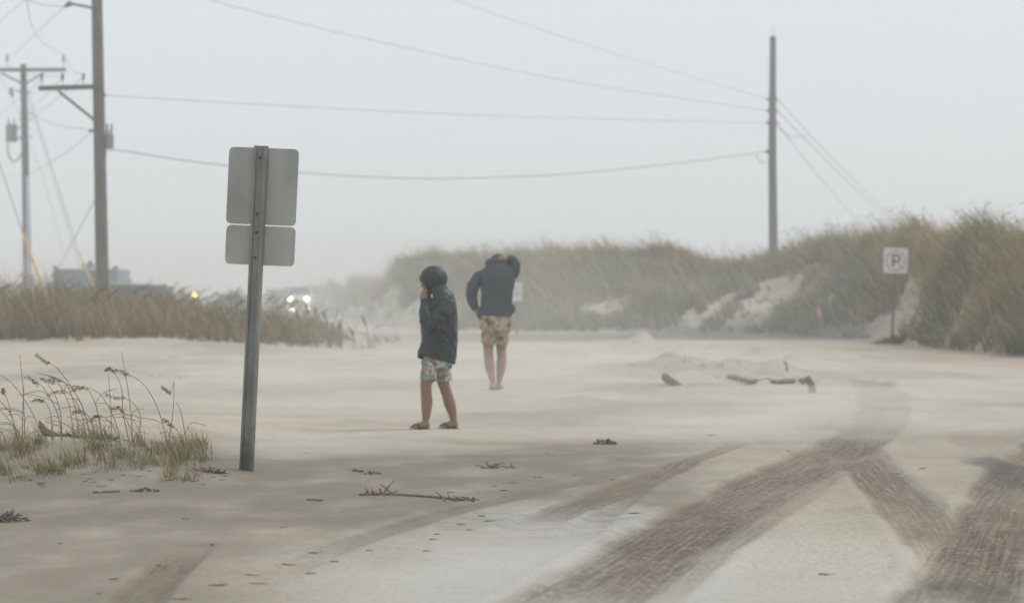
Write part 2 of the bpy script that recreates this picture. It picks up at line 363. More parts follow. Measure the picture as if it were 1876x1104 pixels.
def sand_material():
    m, n, l, b = new_mat('blown_sand')
    def att(nm):
        a = n.new('ShaderNodeAttribute'); a.attribute_name = nm; return a.outputs['Fac']
    geo = n.new('ShaderNodeNewGeometry')
    def nz(scale, detail, st=(1, 1, 1), rough=.55, src=None):
        mp = n.new('ShaderNodeMapping'); mp.inputs['Scale'].default_value = st
        l.new(src or geo.outputs['Position'], mp.inputs[0])
        q = n.new('ShaderNodeTexNoise'); q.inputs['Scale'].default_value = scale; q.inputs['Detail'].default_value = detail; q.inputs['Roughness'].default_value = rough
        l.new(mp.outputs[0], q.inputs[0]); return q.outputs[0]
    def mapr(v, a, b_, c=0, d=1):
        q = n.new('ShaderNodeMapRange'); q.interpolation_type = 'SMOOTHSTEP'
        for k, x in zip((1, 2, 3, 4), (a, b_, c, d)): q.inputs[k].default_value = x
        l.new(v, q.inputs[0]); return q.outputs[0]
    def mth(op, a, c=None):
        q = n.new('ShaderNodeMath'); q.operation = op
        for k, x in ((0, a), (1, c)):
            if x is None: continue
            if isinstance(x, (int, float)): q.inputs[k].default_value = x
            else: l.new(x, q.inputs[k])
        return q.outputs[0]
    def mix(f, a, c, mode='MIX'):
        q = n.new('ShaderNodeMix'); q.data_type = 'RGBA'; q.blend_type = mode
        if isinstance(f, (int, float)): q.inputs[0].default_value = f
        else: l.new(f, q.inputs[0])
        for k, x in ((6, a), (7, c)):
            if isinstance(x, tuple): q.inputs[k].default_value = x + (1,)
            else: l.new(x, q.inputs[k])
        return q.outputs[2]
    big = nz(.5, 4, (.5, 1, 1)); med = nz(2.2, 5, (1, .45, 1)); fine = nz(30, 5, (1.2, .55, 1), .7); grit = nz(13, 5, (1.2, .5, 1), .75)
    c = mix(mapr(big, .3, .7), (.452, .398, .325), (.54, .482, .398))
    c = mix(mth('MULTIPLY', mapr(med, .45, .75), .35), c, (.41, .345, .265))
    c = mix(mth('MULTIPLY', mapr(nz(2.6, 5, (1, .3, 1), .6), .56, .68), .22), c, (.27, .225, .165))
    c = mix(mth('MULTIPLY', att('warm'), .75), c, (.48, .385, .295))
    dm = mth('MULTIPLY', att('damp'), mapr(med, .15, .6, .55, 1.1))
    c = mix(dm, c, (.20, .172, .132))
    stk = nz(5, 6, (.55, 2.2, 1), .7)
    wetm = mth('MULTIPLY', mth('MULTIPLY', att('wet'), mth('SUBTRACT', 1.0, mth('MULTIPLY', att('track'), .9))), mapr(stk, .3, .58, .35, 1))
    c = mix(wetm, c, (.445, .435, .41))
    # tyre tread: broken ribs across the track, grooves along it
    cmb = n.new('ShaderNodeCombineXYZ'); l.new(att('along'), cmb.inputs[0]); l.new(att('side'), cmb.inputs[1])
    rib = nz(24, 6, (1.1, .55, 1), .75); grv = nz(26, 4, (.035, 1.5, 1), .6, cmb.outputs[0])
    wv = mth('SINE', mth('ADD', mth('MULTIPLY', att('side'), 62.0), mth('MULTIPLY', nz(1.2, 2, (1, .01, 1), .5, cmb.outputs[0]), 5.0)))
    ridge = mth('MULTIPLY', mapr(wv, .6, .92), mapr(nz(1.4, 3, (.22, 6, 1), .6, cmb.outputs[0]), .42, .6))
    tr = mth('MULTIPLY', mth('MULTIPLY', att('track'), mth('SUBTRACT', 1.0, mth('MULTIPLY', ridge, .25))), mth('ADD', mth('MULTIPLY', mapr(rib, .40, .60), .6), mth('MULTIPLY', mapr(grv, .40, .58), .42)))
    c = mix(mth('MULTIPLY', att('track'), .75), c, (.30, .25, .185))
    c = mix(tr, c, (.125, .095, .057))
    c = mix(mth('MULTIPLY', att('tarmac'), mapr(med, .3, .55, .7, 1)), c, (.075, .075, .075))
    spk = mapr(grit, .62, .74)
    c = mix(mth('MULTIPLY', spk, mth('ADD', mth('MULTIPLY', att('damp'), .4), .2)), c, (.13, .11, .08))
    c = mix(mth('MULTIPLY', mapr(fine, .44, .62), mth('SUBTRACT', .36, mth('MULTIPLY', wetm, .3))), c, (.23, .19, .14))
    l.new(c, b.inputs['Base Color'])
    q = n.new('ShaderNodeMix'); q.data_type = 'FLOAT'; l.new(wetm, q.inputs[0]); q.inputs[2].default_value = .95; q.inputs[3].default_value = .62
    l.new(q.outputs[0], b.inputs['Roughness']); b.inputs['Specular IOR Level'].default_value = .3
    rip = nz(3.0, 4, (1.2, .9, 1)); 
    hgt = mth('ADD', mth('MULTIPLY', grit, .5), mth('ADD', mth('MULTIPLY', rip, .6), mth('MULTIPLY', tr, -.7)))
    bp = n.new('ShaderNodeBump'); bp.inputs['Strength'].default_value = .8; bp.inputs['Distance'].default_value = .03
    l.new(hgt, bp.inputs['Height']); l.new(bp.outputs[0], b.inputs['Normal'])
    return m
build_ground()

# ------------------------------------------------------------------ grass
def grass_material(name, tl=.35):
    m, n, l, b = new_mat(name)
    a = n.new('ShaderNodeAttribute'); a.attribute_name = 'tint'
    l.new(a.outputs['Color'], b.inputs['Base Color']); b.inputs['Roughness'].default_value = .65; b.inputs['Specular IOR Level'].default_value = .25
    t = n.new('ShaderNodeBsdfTranslucent'); l.new(a.outputs['Color'], t.inputs[0])
    x = n.new('ShaderNodeMixShader'); x.inputs[0].default_value = tl
    l.new(b.outputs[0], x.inputs[1]); l.new(t.outputs[0], x.inputs[2]); l.new(x.outputs[0], n['Material Output'].inputs[0])
    return m
GRASS = grass_material('grass_blade')
rng = np.random.default_rng(5)
def blades(base, h, lean, wid, col, taper=(1, .9, .6)):
    """base (n,3), h (n), lean (n,2) horizontal tip offset as a share of h, wid (n), col (n,3); returns verts, quads, tris, colours"""
    n = len(h); ts = np.array([0, .38, .74, 1.0])
    yaw = rng.uniform(-1.1, 1.1, n); wx = np.cos(yaw); wy = np.sin(yaw)
    v = np.zeros((n, 7, 3)); k = 0
    for i, t in enumerate(ts):
        off = lean * (t ** 1.9)[..., None] if False else lean * (t ** 1.9)
        p = base.copy(); p[:, 0] += off[:, 0] * h; p[:, 1] += off[:, 1] * h
        drop = np.sqrt(np.maximum(.15, 1 - (np.hypot(lean[:, 0], lean[:, 1]) * t) ** 2 * .55))
        p[:, 2] += h * t * drop
        wd = wid * (taper + (0,))[i] * .5
        if i < 3:
            v[:, k, :] = p; v[:, k, 0] -= wx * wd; v[:, k, 1] -= wy * wd
            v[:, k + 1, :] = p; v[:, k + 1, 0] += wx * wd; v[:, k + 1, 1] += wy * wd; k += 2
        else: v[:, k, :] = p
    o = np.arange(n)[:, None] * 7
    q = np.concatenate([o + np.array([0, 1, 3, 2]), o + np.array([2, 3, 5, 4])]); t_ = o + np.array([4, 5, 6])
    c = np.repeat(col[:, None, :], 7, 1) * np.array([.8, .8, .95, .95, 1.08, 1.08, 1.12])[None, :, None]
    return v.reshape(-1, 3), q, t_, c.reshape(-1, 3)
def seedheads(tips, lean, size, col):
    """drooping bunches of spikelets near the stalk tips"""
    V = []; T = []; C = []; k = 0
    for i in range(len(tips)):
        d = np.array([lean[i, 0], lean[i, 1], -.25]); d /= np.linalg.norm(d)
        for j in range(6):
            c0 = tips[i] - d * size[i] * (.7 - j * .26) + rng.normal(0, size[i] * .07, 3); c0[2] -= abs(j - 2) * size[i] * .03
            e = d * size[i] * .22; s_ = np.array([rng.normal(0, .3), rng.normal(0, .3), -1]) * size[i] * .16
            V += [c0 - e, c0 + s_ * .6, c0 + e + s_, c0 + e * .3 - s_ * .5]; T += [(k, k + 1, k + 2), (k, k + 2, k + 3)]; k += 4
            C += [col[i]] * 4
    return np.array(V), np.array(T), np.array(C)
def grass_object(name, parts, label, cat):
    V, Q, T, C = [], [], [], []; o = 0
    for v, q, t, c in parts:
        V.append(v); C.append(c)
        if q is not None and len(q): Q.append(q + o)
        if t is not None and len(t): T.append(t + o)
        o += len(v)
    me = grid_mesh(name, np.concatenate(V), np.concatenate(Q), np.concatenate(T))
    c = np.concatenate(C); a = me.attributes.new('tint', 'FLOAT_COLOR', 'POINT')
    a.data.foreach_set('color', np.concatenate([c, np.ones((len(c), 1))], 1).astype(np.float32).ravel())
    ob = link(name, me, GRASS, smooth=True); tag(ob, label, cat, kind='stuff'); return ob
PAL = {'green': (.095, .118, .042), 'dark': (.042, .054, .022), 'olive': (.14, .128, .052), 'tan': (.31, .232, .118), 'brown': (.23, .15, .072), 'straw': (.40, .32, .19)}
def tint(wts):
    """wts: dict name -> (n) weights"""
    ks = list(wts); n = len(next(iter(wts.values()))); W = np.stack([np.maximum(wts[k], 0) for k in ks], 1); W /= W.sum(1, keepdims=True)
    r = rng.random(n)[:, None]; c = (np.cumsum(W, 1) < r).sum(1); c = np.minimum(c, len(ks) - 1)
    col = np.array([PAL[k] for k in ks])[c]; return col * rng.uniform(.75, 1.25, (n, 1)) * (1 + rng.normal(0, .05, (n, 3)))

def dune_grass(x0, x1, n, name, label, wscale=1.0, hs=1.0):
    nt_ = n // 11; sx = rng.uniform(x0, x1, nt_); s = rng.uniform(.0, 1.25, nt_) ** .85
    tuft = np.repeat(np.arange(nt_), 11); n = len(tuft); spread = rng.uniform(.03, .13, nt_)[tuft]
    Y = foot_f(sx) + width_f(sx) * s; X = ((sx - CX) * Y / F)[tuft] + rng.normal(0, 1, n) * spread; Y = Y[tuft] + rng.normal(0, 1, n) * spread
    thr = rng.random(nt_)[tuft]; thr2 = rng.random(nt_)[tuft]; tall = np.clip(rng.lognormal(-.05, .3, nt_), .4, 1.8)[tuft]; tone = rng.uniform(.72, 1.3, nt_)[tuft]
    sx, s = dune_uv(X, Y)
    v = np.clip(s, 0, 1)
    bm = bare_mask(sx, v); cl = fbm(X * .8, Y * .5, 201, 3)
    keep = (thr > bm * .93) & (thr2 < np.clip(.82 + 2.4 * cl, .10, 1)) & (s > .005 + .10 * vn(X * 2.2, Y * .5, 205) * vn(X * .7, Y * .2, 206)) & (s < 1.4)
    sx, s, X, Y, v, tall, tone = sx[keep], s[keep], X[keep], Y[keep], v[keep], tall[keep], tone[keep]; n = len(X)
    Z = terrain(X, Y)
    hfac = vn(X * .6, Y * .5, 207)
    h = hs * (.30 + .55 * hfac * (.55 + .45 * v)) * tall * rng.uniform(.55, 1.25, n) * (1 - .55 * bare_mask(sx, np.clip(v + .06, 0, 1)))
    lean = np.stack([rng.normal(-.52, .27, n), rng.normal(-.1, .28, n)], 1)
    g = fbm(X * .25, Y * .22, 211, 3) * 2.2 + .5
    col = tint({'green': (g * (1.1 - .6 * v)), 'dark': .55 * g * (1 - v) ** 1.2 + .05, 'olive': np.full(n, .55), 'tan': (1.05 - g) * (.25 + .9 * v), 'brown': (1.1 - g) * (.3 + .6 * v), 'straw': .14 + .16 * v})
    col = col * (tone * (.92 + .6 * vn(X * .5, Y * .3, 217)))[:, None]
    wid = wscale * Y * 2.6e-4 * rng.uniform(.7, 1.5, n)
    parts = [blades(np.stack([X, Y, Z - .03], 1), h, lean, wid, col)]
    # taller flowering stalks along the crest
    m = int(n * .016); i = rng.choice(n, m, p=(v ** 2.5 + .02) / (v ** 2.5 + .02).sum())
    hb = rng.uniform(.6, 1.35, m) * hs; ln = np.stack([-rng.uniform(.35, .8, m), rng.normal(0, .15, m)], 1)
    cb = tint({'tan': np.full(m, 1.0), 'brown': np.full(m, .9), 'straw': np.full(m, .4)})
    base = np.stack([X[i], Y[i], Z[i]], 1)
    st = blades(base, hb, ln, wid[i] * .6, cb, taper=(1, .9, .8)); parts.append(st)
    tips = st[0].reshape(-1, 7, 3)[:, 6]
    sel = rng.random(m) < .4
    hv, ht, hc = seedheads(tips[sel], ln[sel], rng.uniform(.05, .13, sel.sum()), cb[sel] * .85)
    parts.append((hv, None, ht, hc))
    grass_object(name, parts, label, 'grass')
dune_grass(1130, 2350, 165000, 'dune_grass', 'tall wind bent green and tan grass covering the dunes around the no parking sign')
dune_grass(650, 1135, 70000, 'dune_grass', 'hazy olive grass on the long dune behind the two walkers')
dune_grass(470, 650, 9000, 'dune_grass', 'faint pale grass on the low dune beyond the headlights', 1.0, .8)

def bank_grass():
    n = 60000
    nt_ = n // 10; X = rng.uniform(-14.5, -3.0, nt_); Y = 64.5 + 17.5 * rng.random(nt_) ** 1.3
    tuft = np.repeat(np.arange(nt_), 10); n = len(tuft); thr = rng.random(nt_)[tuft]; thr2 = rng.random(nt_)[tuft]; tall = np.clip(rng.lognormal(-.06, .40, nt_), .35, 1.9)[tuft]; tone = rng.uniform(.72, 1.3, nt_)[tuft]
    X = X[tuft] + rng.normal(0, .06, n); Y = Y[tuft] + rng.normal(0, .06, n)
    sx = CX + F * X / Y
    e = 65.3 + 1.6 * fbm(X * .5, Y * 0, 231, 3) + .8 * ss(-6, -4, X)
    k = (thr2 < ss(-.6, 2.2, Y - e)) & (thr < np.clip(1 - .96 * ss(540, 665, sx + 25 * fbm(Y, X, 235, 2)), 0, 1) * np.clip(.9 + 1.8 * fbm(X * .9, Y * .7, 237, 3), .15, 1))
    X, Y, sx, tall, tone = X[k], Y[k], sx[k], tall[k], tone[k]; n = len(X); Z = terrain(X, Y)
    hf = vn(X * .7, Y * .6, 239)
    hmax = np.interp(sx, [0, 150, 300, 400, 500, 600, 660], [1.0, .95, .68, .54, .48, .38, .3])
    h = hmax * (.48 + .5 * hf) * tall * rng.uniform(.55, 1.25, n)
    lean = np.stack([rng.normal(-.4, .26, n), rng.normal(-.05, .25, n)], 1)
    g = fbm(X * .35, Y * .3, 241, 3) * 2 + .38
    col = tint({'green': g, 'olive': np.full(n, .7), 'tan': np.full(n, 1.1), 'brown': 1.45 - g, 'dark': np.full(n, .12), 'straw': np.full(n, .25)})
    col = col * (tone * 1.12)[:, None]
    wid = rng.uniform(.011, .024, n)
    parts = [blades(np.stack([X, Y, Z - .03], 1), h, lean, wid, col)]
    m = 520; i = rng.choice(n, m); hb = rng.uniform(.6, 1.45, m) * (.35 + .65 * hmax[i]); ln = np.stack([-rng.uniform(.1, .65, m), rng.normal(0, .12, m)], 1)
    cb = tint({'tan': np.full(m, .5), 'brown': np.full(m, 1.), 'dark': np.full(m, .6)})
    st = blades(np.stack([X[i], Y[i], Z[i]], 1), hb, ln, rng.uniform(.010, .016, m), cb, taper=(1, .9, .8)); parts.append(st)
    tips = st[0].reshape(-1, 7, 3)[:, 6]
    hv, ht, hc = seedheads(tips, ln, rng.uniform(.07, .2, m), cb * .75); parts.append((hv, None, ht, hc))
    grass_object('bank_grass', parts, 'dense brown and green grass on the low bank below the utility poles', 'grass')
bank_grass()

def mound_grass():
    # short green grass on the mound near the sign post
    spots = rng.random((420, 2)); V = []
    X = []; Y = []; HH = []
    for a, b in spots:
        px = -60 + a * 440; py = 806 + b * 68 + 8 * math.sin(a * 9)
        if rng.random() > 2.6 * float(vn(np.array([px * .022]), np.array([py * .06]), 301)[0]) - .62: continue
        g = onground(px, py); k = rng.integers(14, 42); r = rng.uniform(.015, .06)
        X += list(g.x + rng.normal(0, r, k)); Y += list(g.y + rng.normal(0, r * 1.6, k)); HH += list(np.full(k, rng.uniform(.04, .17) * (1 - .35 * b)))
    X = np.array(X); Y = np.array(Y); n = len(X); h = np.array(HH) * rng.uniform(.35, 1.45, n)
    lean = np.stack([rng.normal(-.3, .35, n), rng.normal(0, .35, n)], 1)
    col = tint({'green': np.full(n, .8), 'olive': np.full(n, 1.), 'tan': np.full(n, .5), 'straw': np.full(n, .3)}) * 1.25
    parts = [blades(np.stack([X, Y, terrain(X, Y) - .01], 1), h, lean, rng.uniform(.0018, .0036, n), col)]
    grass_object('short_grass', parts, 'short green grass tufts growing on the sand mound beside the sign post', 'grass')
mound_grass()
def sign_weeds():
    n = 900; g = onground(1645, 629); X = g.x + rng.normal(0, .38, n); Y = g.y + rng.normal(0, .3, n); h = rng.uniform(.05, .3, n) * np.exp(-((X - g.x) / .5) ** 2)
    lean = np.stack([rng.normal(-.4, .4, n), rng.normal(0, .3, n)], 1); col = tint({'brown': np.full(n, 1.), 'dark': np.full(n, 1.), 'olive': np.full(n, .5)}) * .8
    grass_object('weeds', [blades(np.stack([X, Y, terrain(X, Y) - .01], 1), h, lean, rng.uniform(.01, .02, n), col)], 'low brown weeds around the foot of the no parking sign', 'weeds')
sign_weeds()
# ------------------------------------------------------------------ materials
M = {
 'alu': mat('weathered_aluminium', (.375, .37, .335), .55, .24, 3, .25, .05, 30, stretch=(1, 1, .5)),
 'galv': mat('galvanised_post', (.185, .178, .155), .6, .38, 7, .3, .15, 40, stretch=(1.5, 1.5, .35)),
 'postdark': mat('weathered_post', (.115, .11, .10), .7, .2, 12),
 'bolt': mat('rusty_bolt', (.06, .045, .04), .7, .3, 60),
 'pole': mat('weathered_pole_wood', (.175, .158, .142), .85, .28, 5, 0, .3, 25, stretch=(6, 6, .25)),
 'greypole': mat('grey_pole_wood', (.155, .15, .145), .85, .22, 5, 0, .3, 25, stretch=(6, 6, .25)),
 'arm': mat('crossarm_wood', (.15, .145, .14), .85, .2, 6, stretch=(.4, 6, 6)),
 'wire': mat('wire_metal', (.11, .115, .12), .6, .1, 5),
 'insul': mat('porcelain_insulator', (.12, .12, .125), .35, .15, 20),
 'tank': mat('transformer_paint', (.29, .30, .285), .5, .15, 5),
 'conduit': mat('grey_conduit', (.42, .45, .48), .5, .06, 6),
 'guard': mat('yellow_guy_guard', (.62, .36, .04), .55, .12, 8),
 'white': mat('white_sign_sheet', (.74, .74, .74), .5, .05, 9),
 'black': mat('black_lettering', (.03, .035, .036), .6, .1, 20),
 'red': mat('faded_red_print', (.60, .27, .24), .6, .12, 15),
 'grey': mat('grey_print', (.30, .31, .33), .6, .1, 30),
 'wood': mat('grey_driftwood', (.17, .15, .12), .9, .35, 14, 0, .5, 40, stretch=(.5, 3, 3)),
 'ledge': mat('dark_ledge_tone', (.21, .185, .15), .95, .3, 16, 0, .5, 40),
 'wrack': mat('dried_seaweed', (.15, .125, .085), .9, .45, 40, 0, .5, 80),
 'stem': mat('dry_oat_stem', (.25, .19, .12), .8, .3, 30),
 'seed': mat('oat_seed_head', (.24, .18, .10), .85, .4, 60),
 'seed_dark': mat('dark_seed_head', (.075, .06, .05), .9, .3, 30),
 'skin_boy': mat('tanned_skin', (.26, .155, .108), .55, .10, 9, 0, .06, 90),
 'skin_man': mat('ruddy_skin', (.37, .235, .175), .55, .10, 9, 0, .06, 90),
 'rain': mat('black_rain_jacket', (.024, .032, .034), .42, .25, 4, 0, .25, 14),
 'sweat': mat('charcoal_sweatshirt', (.075, .083, .09), .9, .16, 6, 0, .35, 90, spec=.2),
 'rubber': mat('sandal_rubber', (.07, .07, .072), .8, .2, 20),
 'undershirt': mat('red_undershirt', (.24, .09, .07), .85, .15, 20),
 'carwhite': mat('pale_vehicle_paint', (.55, .58, .60), .4, .05, 3),
 'carblue': mat('pale_blue_paint', (.33, .42, .50), .45, .06, 3),
 'truckblue': mat('blue_grey_panel', (.16, .25, .37), .6, .08, 2),
 'truckgrey': mat('grey_truck_steel', (.20, .205, .21), .6, .1, 4),
 'dark': mat('dark_tarpaulin', (.045, .05, .06), .7, .2, 3),
 'glass': mat('dark_window', (.03, .04, .05), .1, .05, 3),
 'tyre': mat('tyre_rubber', (.03, .03, .03), .9, .1, 9),
 'orange': mat('orange_red_plastic', (.62, .10, .05), .5, .08, 9),
 'bluetag': mat('pale_scrap', (.7, .7, .68), .6, .1, 9),
}
AMBER = emit('amber_lamp', (1.0, .62, .08), 14); HEAD = emit('headlamp', (1.0, .78, .40), 34); HEAD2 = emit('fog_lamp', (1.0, .62, .32), 26)

def ramp_mat(name, stops, scale, rough=.85, kind='NOISE', dist=1.0):
    m, n, l, b = new_mat(name); tc = n.new('ShaderNodeTexCoord')
    wp = n.new('ShaderNodeTexNoise'); wp.inputs['Scale'].default_value = scale * .6; l.new(tc.outputs['Object'], wp.inputs[0])
    ad = n.new('ShaderNodeVectorMath'); ad.operation = 'MULTIPLY_ADD'; l.new(wp.outputs['Color'], ad.inputs[0]); ad.inputs[1].default_value = (.09 * dist,) * 3; l.new(tc.outputs['Object'], ad.inputs[2])
    if kind == 'NOISE':
        q = n.new('ShaderNodeTexNoise'); q.inputs['Scale'].default_value = scale; q.inputs['Detail'].default_value = 3; out = q.outputs[0]
    else:
        q = n.new('ShaderNodeTexVoronoi'); q.inputs['Scale'].default_value = scale
        sp = n.new('ShaderNodeSeparateColor'); l.new(q.outputs['Color'], sp.inputs[0]); out = sp.outputs[0]
    l.new(ad.outputs[0], q.inputs['Vector'])
    cr = n.new('ShaderNodeValToRGB'); cr.color_ramp.interpolation = 'EASE' if kind == 'NOISE' else 'CONSTANT'
    el = cr.color_ramp.elements
    while len(el) < len(stops): el.new(.5)
    for e, (p, c) in zip(el, stops): e.position = p; e.color = c + (1,)
    l.new(out, cr.inputs[0]); l.new(cr.outputs[0], b.inputs['Base Color']); b.inputs['Roughness'].default_value = rough
    b.inputs['Specular IOR Level'].default_value = .2
    return m
M['camo'] = ramp_mat('beige_brown_camouflage', [(.30, (.12, .09, .065)), (.42, (.28, .20, .15)), (.50, (.40, .34, .25)), (.60, (.50, .43, .32)), (.72, (.26, .22, .15))], 13)
M['print'] = ramp_mat('leaf_print_cotton', [(0, (.43, .43, .40)), (.22, (.54, .53, .49)), (.36, (.17, .20, .21)), (.52, (.47, .47, .44)), (.64, (.30, .20, .13)), (.72, (.27, .30, .30)), (.86, (.045, .055, .075)), (.91, (.36, .27, .19))], 24, kind='VOR', dist=1.6)

def stained_post():
    m = mat('stained_channel_steel', (.25, .242, .215), .6, .34, 7, .3, .15, 40, stretch=(1.5, 1.5, .35)); n = m.node_tree.nodes; l = m.node_tree.links; b = n['Principled BSDF']
    src = b.inputs['Base Color'].links[0].from_socket; tc = n.new('ShaderNodeTexCoord'); sp = n.new('ShaderNodeSeparateXYZ'); l.new(tc.outputs['Object'], sp.inputs[0])
    nz = n.new('ShaderNodeTexNoise'); nz.inputs['Scale'].default_value = 14; nz.inputs['Detail'].default_value = 5; l.new(tc.outputs['Object'], nz.inputs[0])
    ma = n.new('ShaderNodeMath'); ma.operation = 'MULTIPLY_ADD'; l.new(nz.outputs[0], ma.inputs[0]); ma.inputs[1].default_value = .5; l.new(sp.outputs[2], ma.inputs[2])
    mr = n.new('ShaderNodeMapRange'); l.new(ma.outputs[0], mr.inputs[0])
    for k, v in ((1, .36), (2, .56), (3, .72), (4, 0.0)): mr.inputs[k].default_value = v
    mx = n.new('ShaderNodeMix'); mx.data_type = 'RGBA'; l.new(mr.outputs[0], mx.inputs[0]); l.new(src, mx.inputs[6]); mx.inputs[7].default_value = (.05, .05, .046, 1); l.new(mx.outputs[2], b.inputs['Base Color'])
    return m
M['stained'] = stained_post()
# ------------------------------------------------------------------ road sign seen from behind
def back_sign():
    b = onground(452, 861); e = empty('road_sign', (b.x, b.y, b.z - .02)); sc = b.y / F
    Hh = 600 * sc; e.rotation_euler = (R(-1.0), R(2.5), R(-6))
    W = .096
    # channel post: flat back with two raised rails
    prof = [(-.5, 0), (-.5, -.30), (-.36, -.30), (-.30, -.06), (.14, -.06), (.20, -.30), (.40, -.30), (.5, -.1), (.5, 0)]
    mb = MB(); lo = [mb.b.verts.new((x * W, y * W, -.25)) for x, y in prof]; hi = [mb.b.verts.new((x * W, y * W, Hh)) for x, y in prof]
    for i in range(len(prof)):
        j = (i + 1) % len(prof); mb.b.faces.new((lo[i], lo[j], hi[j], hi[i]))
    mb.b.faces.new(lo); mb.b.faces.new(hi[::-1])
    post = mb.build('post', M['stained'], e)
    hb = MB()
    def hole(z):
        s = MB(); s.tube([(-.09 * W, -.055 * W, z), (-.09 * W, -.16 * W, z)], .0085, 8); s.build('bolt', M['bolt'], post)
    for py in (283, 386, 420, 466): hole((861 - py) * sc)
    def plate(cx_, cz_, w_, h_, name):
        poly = [(x + cx_, z + cz_) for x, z in rrect(w_, h_, .035)]
        mb = MB().prism(poly, .004, .0075); return mb.build(name, M['alu'], e)
    zc = lambda py: (861 - py) * sc
    plate(.016, zc(335), 130 * sc, 141 * sc, 'sign_plate')
    plate(.020, zc(443.5), 129 * sc, 72 * sc, 'supplementary_plate')
    tag(e, 'leaning steel channel post with two blank aluminium sign backs on the sand', 'road sign')
back_sign()

# ------------------------------------------------------------------ no-parking sign
def no_parking():
    b = onground(1634, 627); sc = b.y / F
    e = empty('no_parking_sign', (b.x, b.y, b.z - .05)); e.rotation_euler = (0, R(2.0), R(4))
    Hh = (627 - 452) * sc
    MB().tube([(0, 0, -.3), (0, 0, Hh - .04)], .036, 8).build('post', M['postdark'], e)
    w_ = 44.5 * sc; zc = Hh - w_ * .52 + .02
    p = MB().prism([(x, z + zc) for x, z in rrect(w_, w_ * 1.04, .03)], -.045, -.040).build('sign_plate', M['white'], e)
    p.location.x = .015
    y = -.047
    def flat(poly_q, m, name, yy):
        mb = MB()
        for q in poly_q:
            mb.b.faces.new([mb.b.verts.new((x * w_ , yy, zc + z * w_)) for x, z in q])
        me = mb.mesh(name); link(name, me, m, p)
    # black letter P
    qs = [[(-.155, -.25), (-.06, -.25), (-.06, .27), (-.155, .27)]]
    arc = lambda r, a: (.04 + r * math.cos(a), .10 + r * math.sin(a))
    for i in range(10):
        a0 = R(-90 + 18 * i); a1 = R(-90 + 18 * (i + 1)); qs.append([arc(.085, a0), arc(.17, a0), arc(.17, a1), arc(.085, a1)])
    qs += [[(-.06, .185), (.04, .185), (.04, .27), (-.06, .27)], [(-.06, -.07), (.04, -.07), (.04, .015), (-.06, .015)]]
    flat(qs, M['black'], 'letter', y)
    qs = []
    for i in range(36):
        a0, a1 = R(10 * i), R(10 * i + 10); c = lambda r, a: (r * math.cos(a), r * math.sin(a)); qs.append([c(.37, a0), c(.425, a0), c(.425, a1), c(.37, a1)])
    flat(qs, M['red'], 'prohibition_ring', y - .001)
    k = .40 * .7071; t = .028 * .7071
    flat([[(-k - t, k - t), (k - t, -k - t), (k + t, -k + t), (-k + t, k + t)]], M['red'], 'prohibition_slash', y - .002)
    for z in (.46, -.46): MB().tube([(0, y, zc + z * w_), (0, y - .012, zc + z * w_)], .012, 8).build('bolt', M['bolt'], p)
    tag(e, 'square white no parking sign with black P and red slashed ring', 'sign')
no_parking()

def notice_sign():
    Yd = 90.0; a = P(938, 517, Yd); c = P(956, 551, Yd); e = empty('notice_sign', ((a.x + c.x) / 2, Yd, gz((a.x + c.x) / 2, Yd)))
    z0 = e.location.z; w_ = c.x - a.x + .03; h_ = a.z - c.z; zc = (a.z + c.z) / 2 - z0
    MB().tube([(0, .03, -.3), (0, .03, zc + h_ * .4)], .03, 8).build('post', M['galv'], e)
    p = MB().prism([(x, z + zc) for x, z in rrect(w_, h_, .03)], -.01, .0).build('sign_plate', M['white'], e)
    for i, (fw, z) in enumerate(((.62, .22), (.5, .1), (.66, -.06), (.66, -.14), (.5, -.24))):
        MB().prism([(x, zc + z * h_ + zz) for x, zz in ((-fw * w_ / 2, -.012), (fw * w_ / 2, -.012), (fw * w_ / 2, .012), (-fw * w_ / 2, .012))], -.014, -.0125).build('text_line', M['grey'], p)
    tag(e, 'small white rectangular notice sign partly hidden behind the man', 'sign')
notice_sign()

# ------------------------------------------------------------------ utility poles
def cable(name, pts, r, label, group, parent=None, m=None):
    o = MB().tube(pts, r, 5).build(name, m or M['wire'], parent, True)
    if label: tag(o, label, 'wire', group)
    return o
def sag(a, b, d, n=24):
    a, b = Vector(a), Vector(b); return [a.lerp(b, t) - Vector((0, 0, 4 * d * t * (1 - t))) for t in (i / n for i in range(n + 1))]
def through(pts, n=30):
    """smooth curve through given points"""
    pts = [Vector(p) for p in pts]; out = []
    ex = [pts[0] * 2 - pts[1]] + pts + [pts[-1] * 2 - pts[-2]]
    for i in range(len(pts) - 1):
        p0, p1, p2, p3 = ex[i:i + 4]
        k = max(2, n // (len(pts) - 1))
        for j in range(k):
            t = j / k
            out.append(.5 * ((2 * p1) + (p2 - p0) * t + (2 * p0 - 5 * p1 + 4 * p2 - p3) * t * t + (3 * p1 - p0 - 3 * p2 + p3) * t ** 3))
    out.append(pts[-1]); return out
def pin_insulator(parent, x, y, z, s=1.0, h=.3):
    mb = MB().tube([(x, y, z), (x, y, z + h * .6)], .012 * s, 6)
    for k in range(3): mb.tube([(x, y, z + h * (.45 + .16 * k)), (x, y, z + h * (.52 + .16 * k)), (x, y, z + h * (.58 + .16 * k))], [.03 * s, .055 * s, .025 * s], 8)
    mb.tube([(x, y, z + h * .9), (x, y, z + h)], .03 * s, 8)
    return mb.build('insulator', M['insul'], parent)
